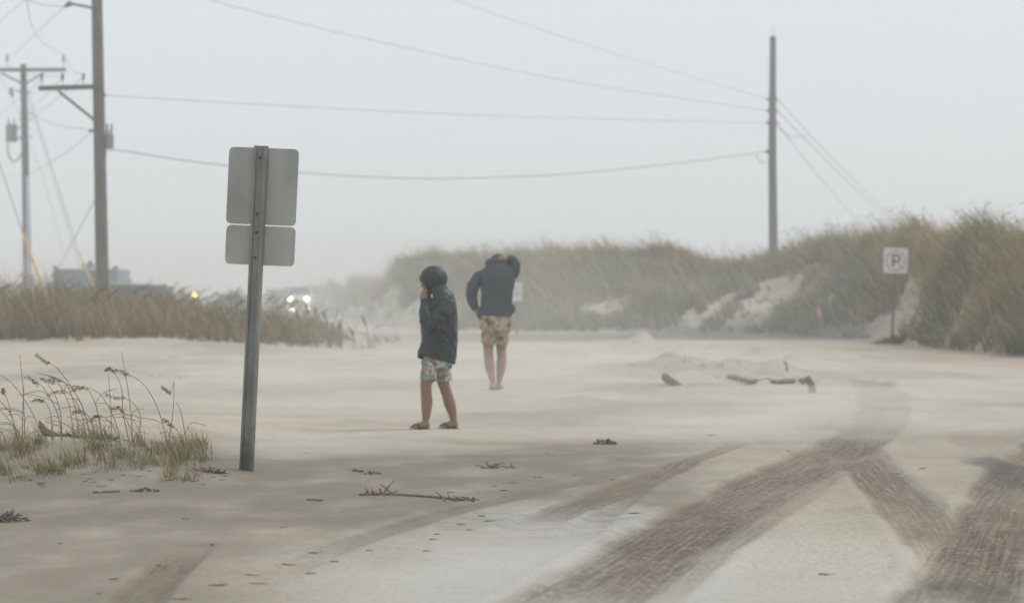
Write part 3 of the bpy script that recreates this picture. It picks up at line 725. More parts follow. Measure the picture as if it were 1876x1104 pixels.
def transformer(parent, x, y, z, r, h, pole_x):
    t = MB().tube([(x, y, z), (x, y, z + h * .96), (x, y, z + h)], [r, r, r * .85], 18).build('transformer', M['tank'], parent)
    for dx in (-.4, .35): 
        mb = MB().tube([(x + dx * r, y, z + h), (x + dx * r * 1.4, y, z + h + .28)], [.035, .02], 8)
        mb.build('bushing', M['insul'], t)
    for dz in (.2, .8): MB().box(((x + pole_x) / 2, y, z + h * dz), (abs(x - pole_x) + .02, .05, .05)).build('bracket', M['truckgrey'], t)
    return t

YL = 74.0
def pole_lamp():
    b = P(187, 545, YL); gzv = gz(b.x, YL); e = empty('utility_pole', (b.x, YL, gzv))
    s = YL / F
    L = lambda px, py, dy=0.0: (P(px, py, YL + dy) - Vector(e.location))
    top = 12.6
    lean = (P(178, 0, YL).x - P(188, 530, YL).x) / 7.5
    cx = lambda z: lean * (z - 1.4)
    MB().tube([(cx(z), 0, z) for z in (-1, 0, 3, 6, 9, 11, top)], [.185, .178, .165, .152, .14, .13, .12], 14).build('pole_shaft', M['pole'], e, True)
    A0 = L(75, 163); A1 = L(186, 160)
    arm = MB().box(((A0.x + A1.x) / 2, -.2, (A0.z + A1.z) / 2), (A1.x - A0.x + .05, .10, .12), Matrix.Rotation(math.atan2(A0.z - A1.z, A1.x - A0.x), 3, 'Y')).build('crossarm', M['arm'], e)
    for px in (79, 117, 155): q = L(px, 160); pin_insulator(e, q.x, -.2, q.z + .05, .9, .30)
    MB().tube([L(107, 167, -.25), L(178, 224, -.22)], .035, 6).build('brace', M['arm'], e)
    # lamp on its arm
    lm = MB().tube(through([L(172, 15, -.1), L(150, 11, -.1), L(130, 7, -.1)]), .035, 8).build('lamp_arm', M['truckgrey'], e)
    MB().tube([L(132, 6, -.1), L(126, 8, -.1), L(118, 13, -.1)], [.06, .075, .03], 10).build('lamp_head', M['truckgrey'], lm)
    q = L(200, 272); transformer(e, q.x, .05, q.z, .115, 26 * s, cx(q.z))
    for px, py in ((190, 175), (191, 272), (169, 240)):
        q = L(px, py); MB().box((q.x, -.05, q.z), (.14, .07, .06)).build('wire_clamp', M['insul'], e)
    tag(e, 'tall brown wooden utility pole with one-sided crossarm and lamp bracket', 'utility pole', 'utility poles')
    return e
pole_lamp()
YF = 128.0
def pole_far():
    b = P(48, 545, YF); e = empty('utility_pole', (b.x, YF, gz(b.x, YF))); s = YF / F
    L = lambda px, py, dy=0.0: (P(px, py, YF + dy) - Vector(e.location))
    top = L(43, 118)
    MB().tube([L(52, 640), L(50, 500), L(47, 320), L(43, 118)], [.2, .19, .165, .14], 12).build('pole_shaft', M['greypole'], e, True)
    A0 = L(-22, 130); A1 = L(123, 128)
    MB().box(((A0.x + A1.x) / 2, -.25, (A0.z + A1.z) / 2), (A1.x - A0.x, .12, .15)).build('crossarm', M['arm'], e)
    for px in (-18, 15, 118): q = L(px, 127); pin_insulator(e, q.x, -.25, q.z + .07, 1.3, .58)
    for px in (2, 80): MB().tube([L(px, 134, -.32), L(44, 155, -.25)], .04, 6).build('brace', M['arm'], e)
    q = L(22, 260); transformer(e, q.x, -.1, q.z, .26, 32 * s, L(46, 250).x)
    q = L(23, 178); MB().tube([L(21, 160, -.1), L(20, 168, -.1), L(24, 178, -.1)], [.05, .07, .04], 8).build('fuse_cutout', M['insul'], e)
    MB().tube([L(24, 166, -.05), L(40, 167, -.05)], .025, 6).build('fuse_bracket', M['truckgrey'], e)
    cable('drop_cable', through([L(14, 262, -.1), L(16, 285, -.1), L(25, 296, -.1), L(35, 290, -.1), L(40, 280, -.1)]), .03, None, None, e)
    MB().tube([L(50, 322, -.2), L(54, 640, -.2)], .085, 10).build('conduit', M['conduit'], e, True)
    for py in (170, 208, 219, 252): q = L(46 + (py - 118) * .02, py); MB().box((q.x, -.02, q.z), (.6, .05, .05)).build('bracket', M['truckgrey'], e)
    tag(e, 'grey utility pole with two-sided crossarm and pale transformer tank', 'utility pole', 'utility poles')
pole_far()
YR = 116.0
def pole_right():
    b = P(1416, 600, YR); e = empty('utility_pole', (b.x, YR, gz(b.x, YR))); s = YR / F
    L = lambda px, py, dy=0.0: (P(px, py, YR + dy) - Vector(e.location))
    MB().tube([L(1418, 600), L(1417, 480), L(1415, 280), L(1416, 67)], [.19, .185, .165, .125], 14).build('pole_shaft', M['greypole'], e, True)
    for py in (182, 203, 225):
        for px, sg in ((1407, -1), (1422, 1)):
            a = L(px, py, -.05); MB().tube([(a.x - sg * .12, a.y, a.z), (a.x - sg * .0, a.y, a.z), (a.x + sg * .08, a.y, a.z)], [.03, .06, .03], 8).build('insulator', M['insul'], e)
    a = L(1407, 278); MB().box((a.x, -.05, a.z), (.2, .12, .12)).build('wire_clamp', M['insul'], e)
    MB().box((L(1412, 390).x, -.14, L(1412, 350).z), (.06, .05, 1.4)).build('ground_moulding', M['greypole'], e)
    MB().tube([L(1416.5, 68), L(1416.5, 52)], .012, 5).build('spike', M['wire'], e)
    tag(e, 'bare grey utility pole rising behind the dune grass', 'utility pole', 'utility poles')
pole_right()

def seen(pts): return through([P(x, y, Y) for x, y, Y in pts], 40)
grp = 'power lines between poles'
YM = lambda t: YL + (YR - YL) * t
cable('power_line', seen([(181, -310, YL), (560, -118, YM(.31)), (835, 0, YM(.53)), (1130, 100, YM(.77)), (1407, 182, YR)]), .006, 'highest thin wire climbing from the bare grey pole', grp)
cable('power_line', seen([(181, -72, YL), (384, 0, YM(.16)), (700, 78, YM(.42)), (1050, 150, YM(.71)), (1407, 203, YR)]), .0075, 'second thin wire sloping down to the bare grey pole', grp)
cable('power_line', seen([(193, 175, YL), (500, 193, YM(.25)), (870, 211, YM(.55)), (1150, 219, YM(.78)), (1407, 225, YR)]), .007, 'nearly level wire between the brown lamp pole and bare grey pole', grp)
cable('power_line', seen([(193, 284, YL), (212, 275, YM(.02)), (360, 297, YM(.14)), (550, 316, YM(.29)), (720, 326, YM(.43)), (870, 326, YM(.55)), (1050, 318, YM(.7)), (1250, 298, YM(.86)), (1407, 277, YR)]), .012, 'lowest sagging thick cable passing behind the sign back', grp)
cable('cable_loop', seen([(1386, 280, YR - 1), (1388, 290, YR - 1), (1394, 297, YR - .5), (1404, 298, YR)]), .014, 'small cable loop hanging beside the bare grey pole', None)
g2 = 'lines descending behind the dune'
for a, b_, lb in (((1424, 182), (1690, 445), 'upper line descending from bare pole behind the grassy dune'), ((1424, 203), (1680, 440), 'middle line descending from bare pole behind the grassy dune'), ((1424, 226), (1600, 430), 'lower line descending from bare pole behind the grassy dune')):
    p0 = P(*a, YR); p1 = P(*b_, 260); cable('power_line', [p0.lerp(p1, i / 20) - Vector((0, 0, .35 * 4 * (i / 20) * (1 - i / 20))) for i in range(21)], .013, lb, g2)
cable('jumper_wire', seen([(1422, 233, YR), (1450, 250, YR + 6), (1484, 246, YR + 14)]), .012, 'short jumper joining lines beside the bare grey pole', None)
g3 = 'wires around the crossarm poles'
WL = [
 ('wire drooping from far crossarm insulator up out of view', [(48, -6, 60), (58, 45, 85), (80, 80, 110), (118, 101, YF)]),
 ('jumper from far crossarm to the near crossarm insulator', [(118, 105, YF), (132, 127, 100), (154, 138, YL)]),
 ('slack wire running from lamp bracket out of view', [(45, -2, 60), (80, 10, 67), (120, 12, YL)]),
 ('straight wire falling from lamp bracket past far pole', [(119, 12, YL), (70, 58, 100), (20, 106, YF)]),
 ('straight wire rising steeply at the frame corner', [(-6, 44, YF), (46, 0, 90)]),
 ('wire from near crossarm end insulator to far pole', [(79, 141, YL), (60, 160, 100), (-4, 214, 150)]),
 ('wire from near crossarm middle insulator to far pole', [(117, 139, YL), (80, 178, 100), (48, 208, YF)]),
 ('wire from near crossarm inner insulator to far pole', [(155, 139, YL), (100, 185, 100), (50, 222, YF)]),
 ('secondary cable sagging between the two crossarm poles', [(54, 208, YF), (100, 228, 108), (169, 239, YL)]),
 ('service drop falling from lamp pole behind far pole', [(168, 241, YL), (120, 280, 92), (60, 314, 126), (5, 327, 160)]),
 ('thin guy strand beside far pole conduit', [(-4, 130, YF - 2), (30, 200, YF), (60, 240, 136)]),
 ('low slack wire between far pole and lamp pole', [(50, 136, YF), (90, 139, 110), (117, 141, YL)]),
]
for lb, pts in WL: cable('wire', seen(pts), .0065 if 'thin' in lb else .008, lb, g3)
# guy wires with yellow guards
def guy(a, m_, c, Y0, Y1, label):
    e = empty('guy_wire', P(*c, Y1)); o = Vector(e.location)
    t = (m_[1] - a[1]) / (c[1] - a[1]); Ym = Y0 + (Y1 - Y0) * t
    MB().tube([P(*a, Y0) - o, P(*m_, Ym) - o], .012, 5).build('strand', M['wire'], e)
    MB().tube([P(*m_, Ym) - o, (0, 0, 0)], .034, 8).build('guy_guard', M['guard'], e); tag(e, label, 'guy wire', 'guy wires')
guy((-30, 215), (42, 427), (104, 597), 84, 70, 'guy wire with long yellow guard crossing the grey far pole')
guy((52, 168), (142, 455), (182, 552), YF, 96, 'guy wire with yellow guard in front of the blue truck body')
cable('wire', seen([(52, 180, YF), (95, 320, 120), (140, 470, 112), (150, 520, 110)]), .010, 'thin strand running down behind the yellow guy guard', g3)
cable('wire', seen([(48, 250, YF), (80, 330, 140), (118, 470, 150)]), .009, 'faint thin strand left of the blue truck body', g3)
cable('wire', seen([(178, 358, YL), (140, 430, 90), (108, 490, 105)]), .010, 'faint service line falling from lamp pole towards truck body', g3)

# ------------------------------------------------------------------ far vehicles and signs beyond the bank
def wheel(parent, x, y, z, r, wdt):
    t = MB().tube([(x, y - wdt / 2, z), (x, y + wdt / 2, z)], r, 18).build('wheel', M['tyre'], parent)
    MB().tube([(x, y - wdt / 2 - .01, z), (x, y + wdt / 2 + .01, z)], r * .55, 12).build('rim', M['truckgrey'], t)
def truck_body():
    Yd = 118.0; a = P(98, 490, Yd); c = P(216, 490, Yd); z0 = gz((a.x + c.x) / 2, Yd); e = empty('dump_truck', ((a.x + c.x) / 2, Yd, z0))
    W = c.x - a.x; Ht = a.z - z0 + .05; L_ = 4.2
    body = MB().box((0, L_ / 2, (Ht + .75) / 2), (W - .12, L_, Ht - .75 - .2)).build('cargo_body', M['truckblue'], e)
    for sx_ in (-1, 1): MB().box((sx_ * (W / 2 - .09), -.02, Ht / 2 + .3), (.17, .2, Ht - .55), bevel=.01).build('corner_post', M['truckgrey'], e)
    MB().box((0, -.03, Ht - .26), (W - .36, .14, .2)).build('top_rail', M['truckgrey'], e)
    MB().box((0, -.04, .85), (W - .36, .16, .16)).build('bottom_rail', M['truckgrey'], e)
    for k in range(4): MB().box((0, -.005, 1.05 + k * .27), (W - .36, .03, .035)).build('panel_rib', M['truckblue'], body)
    cab = MB().box((0, L_ + 1.0, 1.35), (W * .85, 1.7, 1.5), bevel=.12).build('cab', M['truckgrey'], e)
    MB().box((0, L_ + .13, 1.7), (W * .6, .02, .5)).build('window', M['glass'], cab)
    bl = MB().box((W * .02, .3, Ht + .03), (.5, .3, .18), bevel=.03).build('beacon_bar', M['truckgrey'], e)
    MB().tube([(W*.02, .3, Ht - .2), (W*.02, .3, Ht)], .04, 6).build('beacon_post', M['truckgrey'], e)
    MB().tube([(W * .05, .3, Ht + .1), (W * .05, .3, Ht + .24)], .07, 8).build('beacon', M['dark'], bl)
    for sx_ in (-1, 1):
        for yy in (.7, 1.8, L_ + 1.2):
            t = MB().tube([(sx_ * (W / 2 - .4), yy, .5), (sx_ * (W / 2 - .08), yy, .5)], .5, 16).build('wheel', M['tyre'], e)
    MB().box((0, L_ / 2 + .6, .68), (.9, L_ + 2, .2)).build('chassis', M['truckgrey'], e)
    tag(e, 'blue grey truck body with grey corner posts behind the bank grass', 'truck')
truck_body()
def dark_box():
    Yd = 100.0; a = P(196, 528, Yd); c = P(320, 528, Yd); z0 = gz(a.x + 1.2, Yd); e = empty('covered_trailer', ((a.x + c.x) / 2, Yd, z0))
    W = c.x - a.x; Ht = P(0, 520, Yd).z - z0
    MB().prism([(-W / 2, .45), (W / 2, .45), (W / 2 + .02, Ht * .55), (W / 2 - .32, Ht - .08), (-W / 2 + .15, Ht), (-W / 2, Ht * .6)], 0, 1.7).build('tarpaulin_cover', M['dark'], e)
    MB().tube([(-W / 2 + .1, -.02, Ht + .03), (W / 2 - .3, -.02, Ht - .05)], .035, 6).build('top_rail', M['conduit'], e)
    MB().box((W / 2 - .33, -.03, Ht - .1), (.10, .1, .22)).build('latch', M['wood'], e)
    MB().box((0, .85, .4), (W, 1.6, .12)).build('bed', M['truckgrey'], e)
    for x in (-.5, .5): wheel(e, x, .1, .34, .33, .2)
    tag(e, 'low dark covered trailer behind the grass beside the brown lamp pole', 'trailer')
dark_box()
def small_car(name, px0, px1, ptop, Yd, m, label, cat):
    a = P(px0, ptop, Yd); c = P(px1, ptop, Yd); cxm = (a.x + c.x) / 2; z0 = gz(cxm, Yd); e = empty(name, (cxm, Yd, z0)); W = c.x - a.x; Ht = a.z - z0
    body = MB().prism([(-W / 2, .25), (W / 2, .25), (W / 2, Ht * .55), (W * .36, Ht * .62), (W * .2, Ht), (-W * .32, Ht), (-W * .46, Ht * .62), (-W / 2, Ht * .58)], -.85, .85)
    body = body.build('body', m, e)
    MB().prism([(-W * .36, Ht * .64), (W * .30, Ht * .64), (W * .18, Ht * .93), (-W * .29, Ht * .93)], -.858, .858).build('window', M['glass'], body)
    for sx_ in (-.32, .32): wheel(e, sx_ * W, -.78, .33, .33, .2); wheel(e, sx_ * W, .78, .33, .33, .2)
    for yy in (-.55, .55): MB().box((-W / 2 - .005, yy, Ht * .45), (.03, .3, .12)).build('headlight', M['white'], e)
    tag(e, label, cat); return e
v = small_car('utility_van', 318, 384, 534, 150.0, M['carwhite'], 'white van with amber beacon glowing above the bank grass', 'van')
q = P(356, 540, 148.9) - Vector(v.location); MB().ball(q, .105, 10).build('amber_beacon', AMBER, v, True)
q = P(328, 532, 149.3) - Vector(v.location); MB().box(q, (.35, .2, .08)).build('light_bar', M['orange'], v)
small_car('parked_car', 388, 468, 537, 138.0, M['carblue'], 'pale blue car half hidden by the bank grass beside the sign post', 'car')
small_car('parked_car', 592, 648, 575, 165.0, M['carblue'], 'faint low blue car between the headlights and the pale dune', 'car')
def far_panel():
    Yd = 145.0; a = P(489, 529, Yd); c = P(522, 578, Yd); xm = (a.x + c.x) / 2; z0 = gz(xm, Yd); e = empty('roadside_board', (xm, Yd, z0)); w_ = c.x - a.x
    MB().box((0, 0, a.z - z0 - .62), (w_, .05, 1.24), bevel=.01).build('board_panel', M['tank'], e)
    MB().tube([(w_ / 2 + .05, .05, -.3), (w_ / 2 + .05, .05, P(0, 524, Yd).z - z0)], .055, 8).build('post', M['truckgrey'], e)
    MB().tube([(-w_ / 2 + .1, .06, -.3), (-w_ / 2 + .1, .06, a.z - z0 - .1)], .05, 8).build('post', M['truckgrey'], e)
    tag(e, 'grey square roadside board on posts beside the headlights', 'sign')
far_panel()
def headlight_truck():
    Yd = 185.0; xm = P(545, 545, Yd).x; z0 = gz(xm, Yd); e = empty('pickup_truck', (xm, Yd, z0))
    W = 1.75
    b = MB().prism([(-W / 2, .35), (W / 2, .35), (W / 2, 1.28), (W / 2 - .05, 1.34), (-W / 2 + .05, 1.34), (-W / 2, 1.28)], 0, 5.0).build('body', M['carwhite'], e)
    cb = MB().prism([(-W * .46, 1.345), (W * .46, 1.345), (W * .40, 1.95), (-W * .40, 1.95)], 1.4, 3.2).build('cab', M['carwhite'], e)
    MB().prism([(-W * .41, 1.42), (W * .41, 1.42), (W * .36, 1.88), (-W * .36, 1.88)], 1.385, 1.397).build('windscreen', M['glass'], cb)
    MB().box((0, -.02, .85), (W * .62, .04, .35)).build('grille', M['dark'], e)
    MB().box((0, -.06, .48), (W, .12, .2), bevel=.02).build('bumper', M['truckgrey'], e)
    for px, py, m, r in ((531, 547, HEAD, .085), (561, 547, HEAD, .085), (535, 567, HEAD2, .085), (565, 566, HEAD2, .05)):
        q = P(px, py, Yd - .22) - Vector(e.location); MB().tube([(q.x, q.y, q.z), (q.x, q.y + .1, q.z)], r, 12).build('headlight' if m is HEAD else 'fog_lamp', m, e)
    for x in (-.7, .7):
        for yy in (.9, 4.0):
            MB().tube([(x - .12, yy, .36), (x + .12, yy, .36)], .36, 14).build('wheel', M['tyre'], e)
    tag(e, 'oncoming pickup truck with bright headlights in the haze', 'truck')
headlight_truck()

# marker post and bollard at the foot of the dune
def markers():
    b = onground(1507, 612); b = Vector((P(1505, 608, 89).x, 89, gz(P(1505, 608, 89).x, 89))); s = 89 / F
    e = empty('marker_post', b); e.rotation_euler = (0, R(-9), 0)
    MB().tube([(0, 0, -.05), (0, 0, 16 * s)], .085, 10).build('base_sleeve', M['orange'], e)
    MB().tube([(0, 0, 16 * s), (0, 0, 30 * s)], .05, 10).build('shaft', M['white'], e)
    MB().tube([(0, 0, 30 * s), (0, 0, 36 * s)], .075, 10).build('cap', M['orange'], e)
    tag(e, 'thin red and white marker post at the dune foot', 'marker')
    x = P(1528, 600, 90).x; e = empty('small_bollard', (x, 90, gz(x, 90))); e.rotation_euler = (0, R(-8), 0)
    MB().tube([(0, 0, -.05), (0, 0, .12)], .13, 10).build('base', M['orange'], e)
    MB().tube([(0, 0, .12), (0, 0, .34), (0, 0, .38)], [.12, .11, .06], 10).build('body', M['white'], e, True)
    tag(e, 'stubby white bollard with red base beside the marker post', 'bollard')
markers()
# ------------------------------------------------------------------ people
def push(me, disp):
    n = len(me.vertices); c = np.zeros(n * 3, np.float32); nr = np.zeros(n * 3, np.float32)
    me.vertices.foreach_get('co', c); me.vertices.foreach_get('normal', nr); c = c.reshape(-1, 3); nr = nr.reshape(-1, 3)
    d = np.array([disp(Vector(q)) for q in c.tolist()], np.float32); me.vertices.foreach_set('co', (c + nr * d[:, None]).ravel()); me.update()
def remeshed(mb, voxel, smooth_it, disp=None, name='m'):
    me = mb.mesh(name); o = bpy.data.objects.new(name, me); tmp = bpy.data.scenes.new('workbench'); tmp.collection.objects.link(o)
    r = o.modifiers.new('r', 'REMESH'); r.mode = 'VOXEL'; r.voxel_size = voxel
    if smooth_it:
        s_ = o.modifiers.new('s', 'SMOOTH'); s_.factor = .5; s_.iterations = smooth_it
    with bpy.context.temp_override(scene=tmp, view_layer=tmp.view_layers[0]):
        dg = bpy.context.evaluated_depsgraph_get(); out = bpy.data.meshes.new_from_object(o.evaluated_get(dg))
    bpy.data.objects.remove(o); bpy.data.meshes.remove(me); bpy.data.scenes.remove(tmp)
    if disp:
        push(out, disp)
    out.update(); return out
def folds(amp, dirv, freq, seed, amp2=.003):
    d = Vector(dirv).normalized()
    def f(c):
        q = c * 4.0 + Vector((seed, seed * .7, 0)); wv = mnoise.noise(q) * 1.6
        a = math.sin(c.dot(d) * freq + wv * 3.0)
        k = max(0, mnoise.noise(c * 3.1 + Vector((seed * 2, 1, seed))) + .25)
        return amp * k * (abs(a) * 1.3 - .5) + amp2 * mnoise.noise(c * 17 + Vector((seed, 0, 3)))
    return f
def crease(c, seed, amp):
    q = Vector((c.x * 7 + c.z * 2.5, c.y * 6, c.z * 5.5 - c.x * 2)) + Vector((seed, seed * 2, 0)); n_ = mnoise.noise(q)
    return -amp * max(0, 1 - abs(n_) * 9) * (.4 + .6 * abs(mnoise.noise(q * .4)))
def hand(mb, wrist, dirv, palm_n, size=1.0, curl=.6, side=1):
    """palm, four bent fingers of unequal length and a thumb leaving the side of the palm"""
    w_ = Vector(wrist); d = Vector(dirv).normalized(); nrm = Vector(palm_n); nrm = (nrm - d * nrm.dot(d)).normalized(); s_ = d.cross(nrm) * side
    mb.tube([w_ - d * .03 * size, w_ + d * .01 * size, w_ + d * .045 * size, w_ + d * .085 * size], [(.024 * size, .021 * size), (.026 * size, .018 * size), (.04 * size, .016 * size), (.038 * size, .013 * size)], 12, ref=s_)
    for k, (off, ln) in enumerate(((-.030, .062), (-.010, .074), (.011, .070), (.030, .054))):
        p = w_ + d * .078 * size + s_ * off * size; pts = [p]; cur = d.copy(); a = 0
        for j, fr in enumerate((.45, .32, .25)):
            a += curl * (.5 if j == 0 else .75); dv = d * math.cos(a) + nrm * math.sin(a)
            p = p + dv * ln * fr * size * 1.15; pts.append(p.copy())
        mb.tube(pts, [.0098 * size, .0092 * size, .0085 * size, .0066 * size], 8)
    p = w_ + d * .02 * size - s_ * .026 * size
    mb.tube([p, p + d * .028 * size - s_ * .026 * size + nrm * .010 * size, p + d * .055 * size - s_ * .030 * size + nrm * .024 * size, p + d * .072 * size - s_ * .024 * size + nrm * .034 * size], [.013 * size, .0115 * size, .010 * size, .007 * size], 8)
def foot(mb, ank, heel, toe, s_=1.0):
    a, h, t = Vector(ank), Vector(heel), Vector(toe); d = (t - h).normalized(); side = d.cross(Vector((0, 0, 1))).normalized(); L = (t - h).length
    mb.tube([h + Vector((0, 0, .012)), h + d * L * .12 + Vector((0, 0, .018)), h + d * L * .38 + Vector((0, 0, .026)), h + d * L * .66 + Vector((0, 0, .016)), h + d * L * .84 + Vector((0, 0, .006)), t - d * .03], [(.022 * s_, .022), (.031 * s_, .032), (.033 * s_, .034), (.041 * s_, .024), (.042 * s_, .015), (.036 * s_, .011)], 12, ref=side)
    mb.tube([a, h + d * L * .16 + Vector((0, 0, .025)), h + d * L * .3 + Vector((0, 0, .018))], [.031 * s_, .034 * s_, .03 * s_], 10)
    for k in range(5):
        o = (-.032 + .0155 * k) * s_; ln = (.024, .03, .028, .024, .018)[k] ; p = t - d * (.036 + .004 * k) + side * o * -1 + Vector((0, 0, .004))
        mb.tube([p, p + d * ln, p + d * (ln + .012) - Vector((0, 0, .004))], [.0105 if k == 0 else .0085, .0095 if k == 0 else .0075, .005], 7)
def sandal(parent, heel, toe, zdrop=.016, s_=1.0):
    h, t = Vector(heel), Vector(toe); d = (t - h); d.z = 0; d.normalize(); side = d.cross(Vector((0, 0, 1))); L = (t - h).length + .035; z = min(h.z, t.z) - .013
    out = []
    n = 20
    for i in range(n):
        th = 2 * math.pi * i / n; u = .5 - .5 * math.cos(th); wv = (.032 + .014 * ss(.2, .8, u)) * math.sin(th) * s_
        p = h - d * .015 + d * L * u + side * float(wv); out.append((p.x, p.y))
    mb = MB(); lo = [mb.b.verts.new((x, y, z - .012)) for x, y in out]; hi = [mb.b.verts.new((x, y, z + .002)) for x, y in out]
    mb.b.faces.new(lo); mb.b.faces.new(hi[::-1])
    for i in range(n): mb.b.faces.new((lo[i], lo[(i + 1) % n], hi[(i + 1) % n], hi[i]))
    o = mb.build('flip_flop', M['rubber'], parent)
    st = MB()
    tp = h + d * L * .76; tp.z = z + .028
    for q in (-1, 1):
        e = h + d * L * .38 + side * q * .043 * s_; e.z = z; mid = h + d * L * .56 + side * q * .036 * s_; mid.z = z + .048
        st.tube([tp, mid, e], [.006, .0075, .007], 6)
    st.build('strap', M['rubber'], o)
def face(mb, c, fwd, r):
    """nose, brow, chin and lips on a head"""
    f = Vector(fwd).normalized(); up = Vector((0, 0, 1)); up = (up - f * up.dot(f)).normalized(); s_ = f.cross(up); c = Vector(c)
    mb.tube([c + f * r * .86 + up * r * .18, c + f * r * 1.12 - up * r * .18, c + f * r * .9 - up * r * .3], [r * .09, r * .15, r * .1], 8)
    mb.ball(c + f * r * .55 - up * r * .72, (r * .42, r * .38, r * .34), 10)
    mb.ball(c + f * r * .85 - up * r * .50, (r * .22, r * .22, r * .09), 8)
    for q in (-1, 1):
        mb.ball(c + f * r * .82 + up * r * .16 + s_ * q * r * .36, (r * .2, r * .2, r * .10), 8)
        mb.ball(c + s_ * q * r * .86 - up * r * .08, (r * .10, r * .2, r * .28), 8)
def hood_shell(c, rad, fwd, open_deg, name, m, parent, thick=.008, disp=None, back=1.0):
    f = Vector(fwd).normalized(); up = Vector((0, 0, 1)); up = (up - f * up.dot(f)).normalized(); s_ = up.cross(f); mb = MB(); rings = []; n = 40; k = 22
    for i in range(k + 1):
        th = R(open_deg) + (math.pi - R(open_deg)) * i / k; ring = []
        if i == k: ring = [mb.b.verts.new(Vector(c) - f * rad[0] * back)]
        else:
            for j in range(n):
                ph = 2 * math.pi * j / n; rr = math.sin(th)
                rim = 1.0 + .05 * math.exp(-i * .9)
                ring.append(mb.b.verts.new(Vector(c) + f * (rad[0] * math.cos(th) * (back if th > math.pi / 2 else 1)) + s_ * (rad[1] * rr * math.cos(ph) * rim) + up * (rad[2] * rr * math.sin(ph) * rim)))
        rings.append(ring)
    for i in range(k):
        for j in range(n):
            if i == k - 1: mb.b.faces.new((rings[i][j], rings[i][(j + 1) % n], rings[k][0]))
            else: mb.b.faces.new((rings[i][j], rings[i][(j + 1) % n], rings[i + 1][(j + 1) % n], rings[i + 1][j]))
    me = mb.mesh(name)
    if disp:
        push(me, disp)
    o = link(name, me, m, parent, True); so_ = o.modifiers.new('thick', 'SOLIDIFY'); so_.thickness = thick; so_.offset = -1
    return o

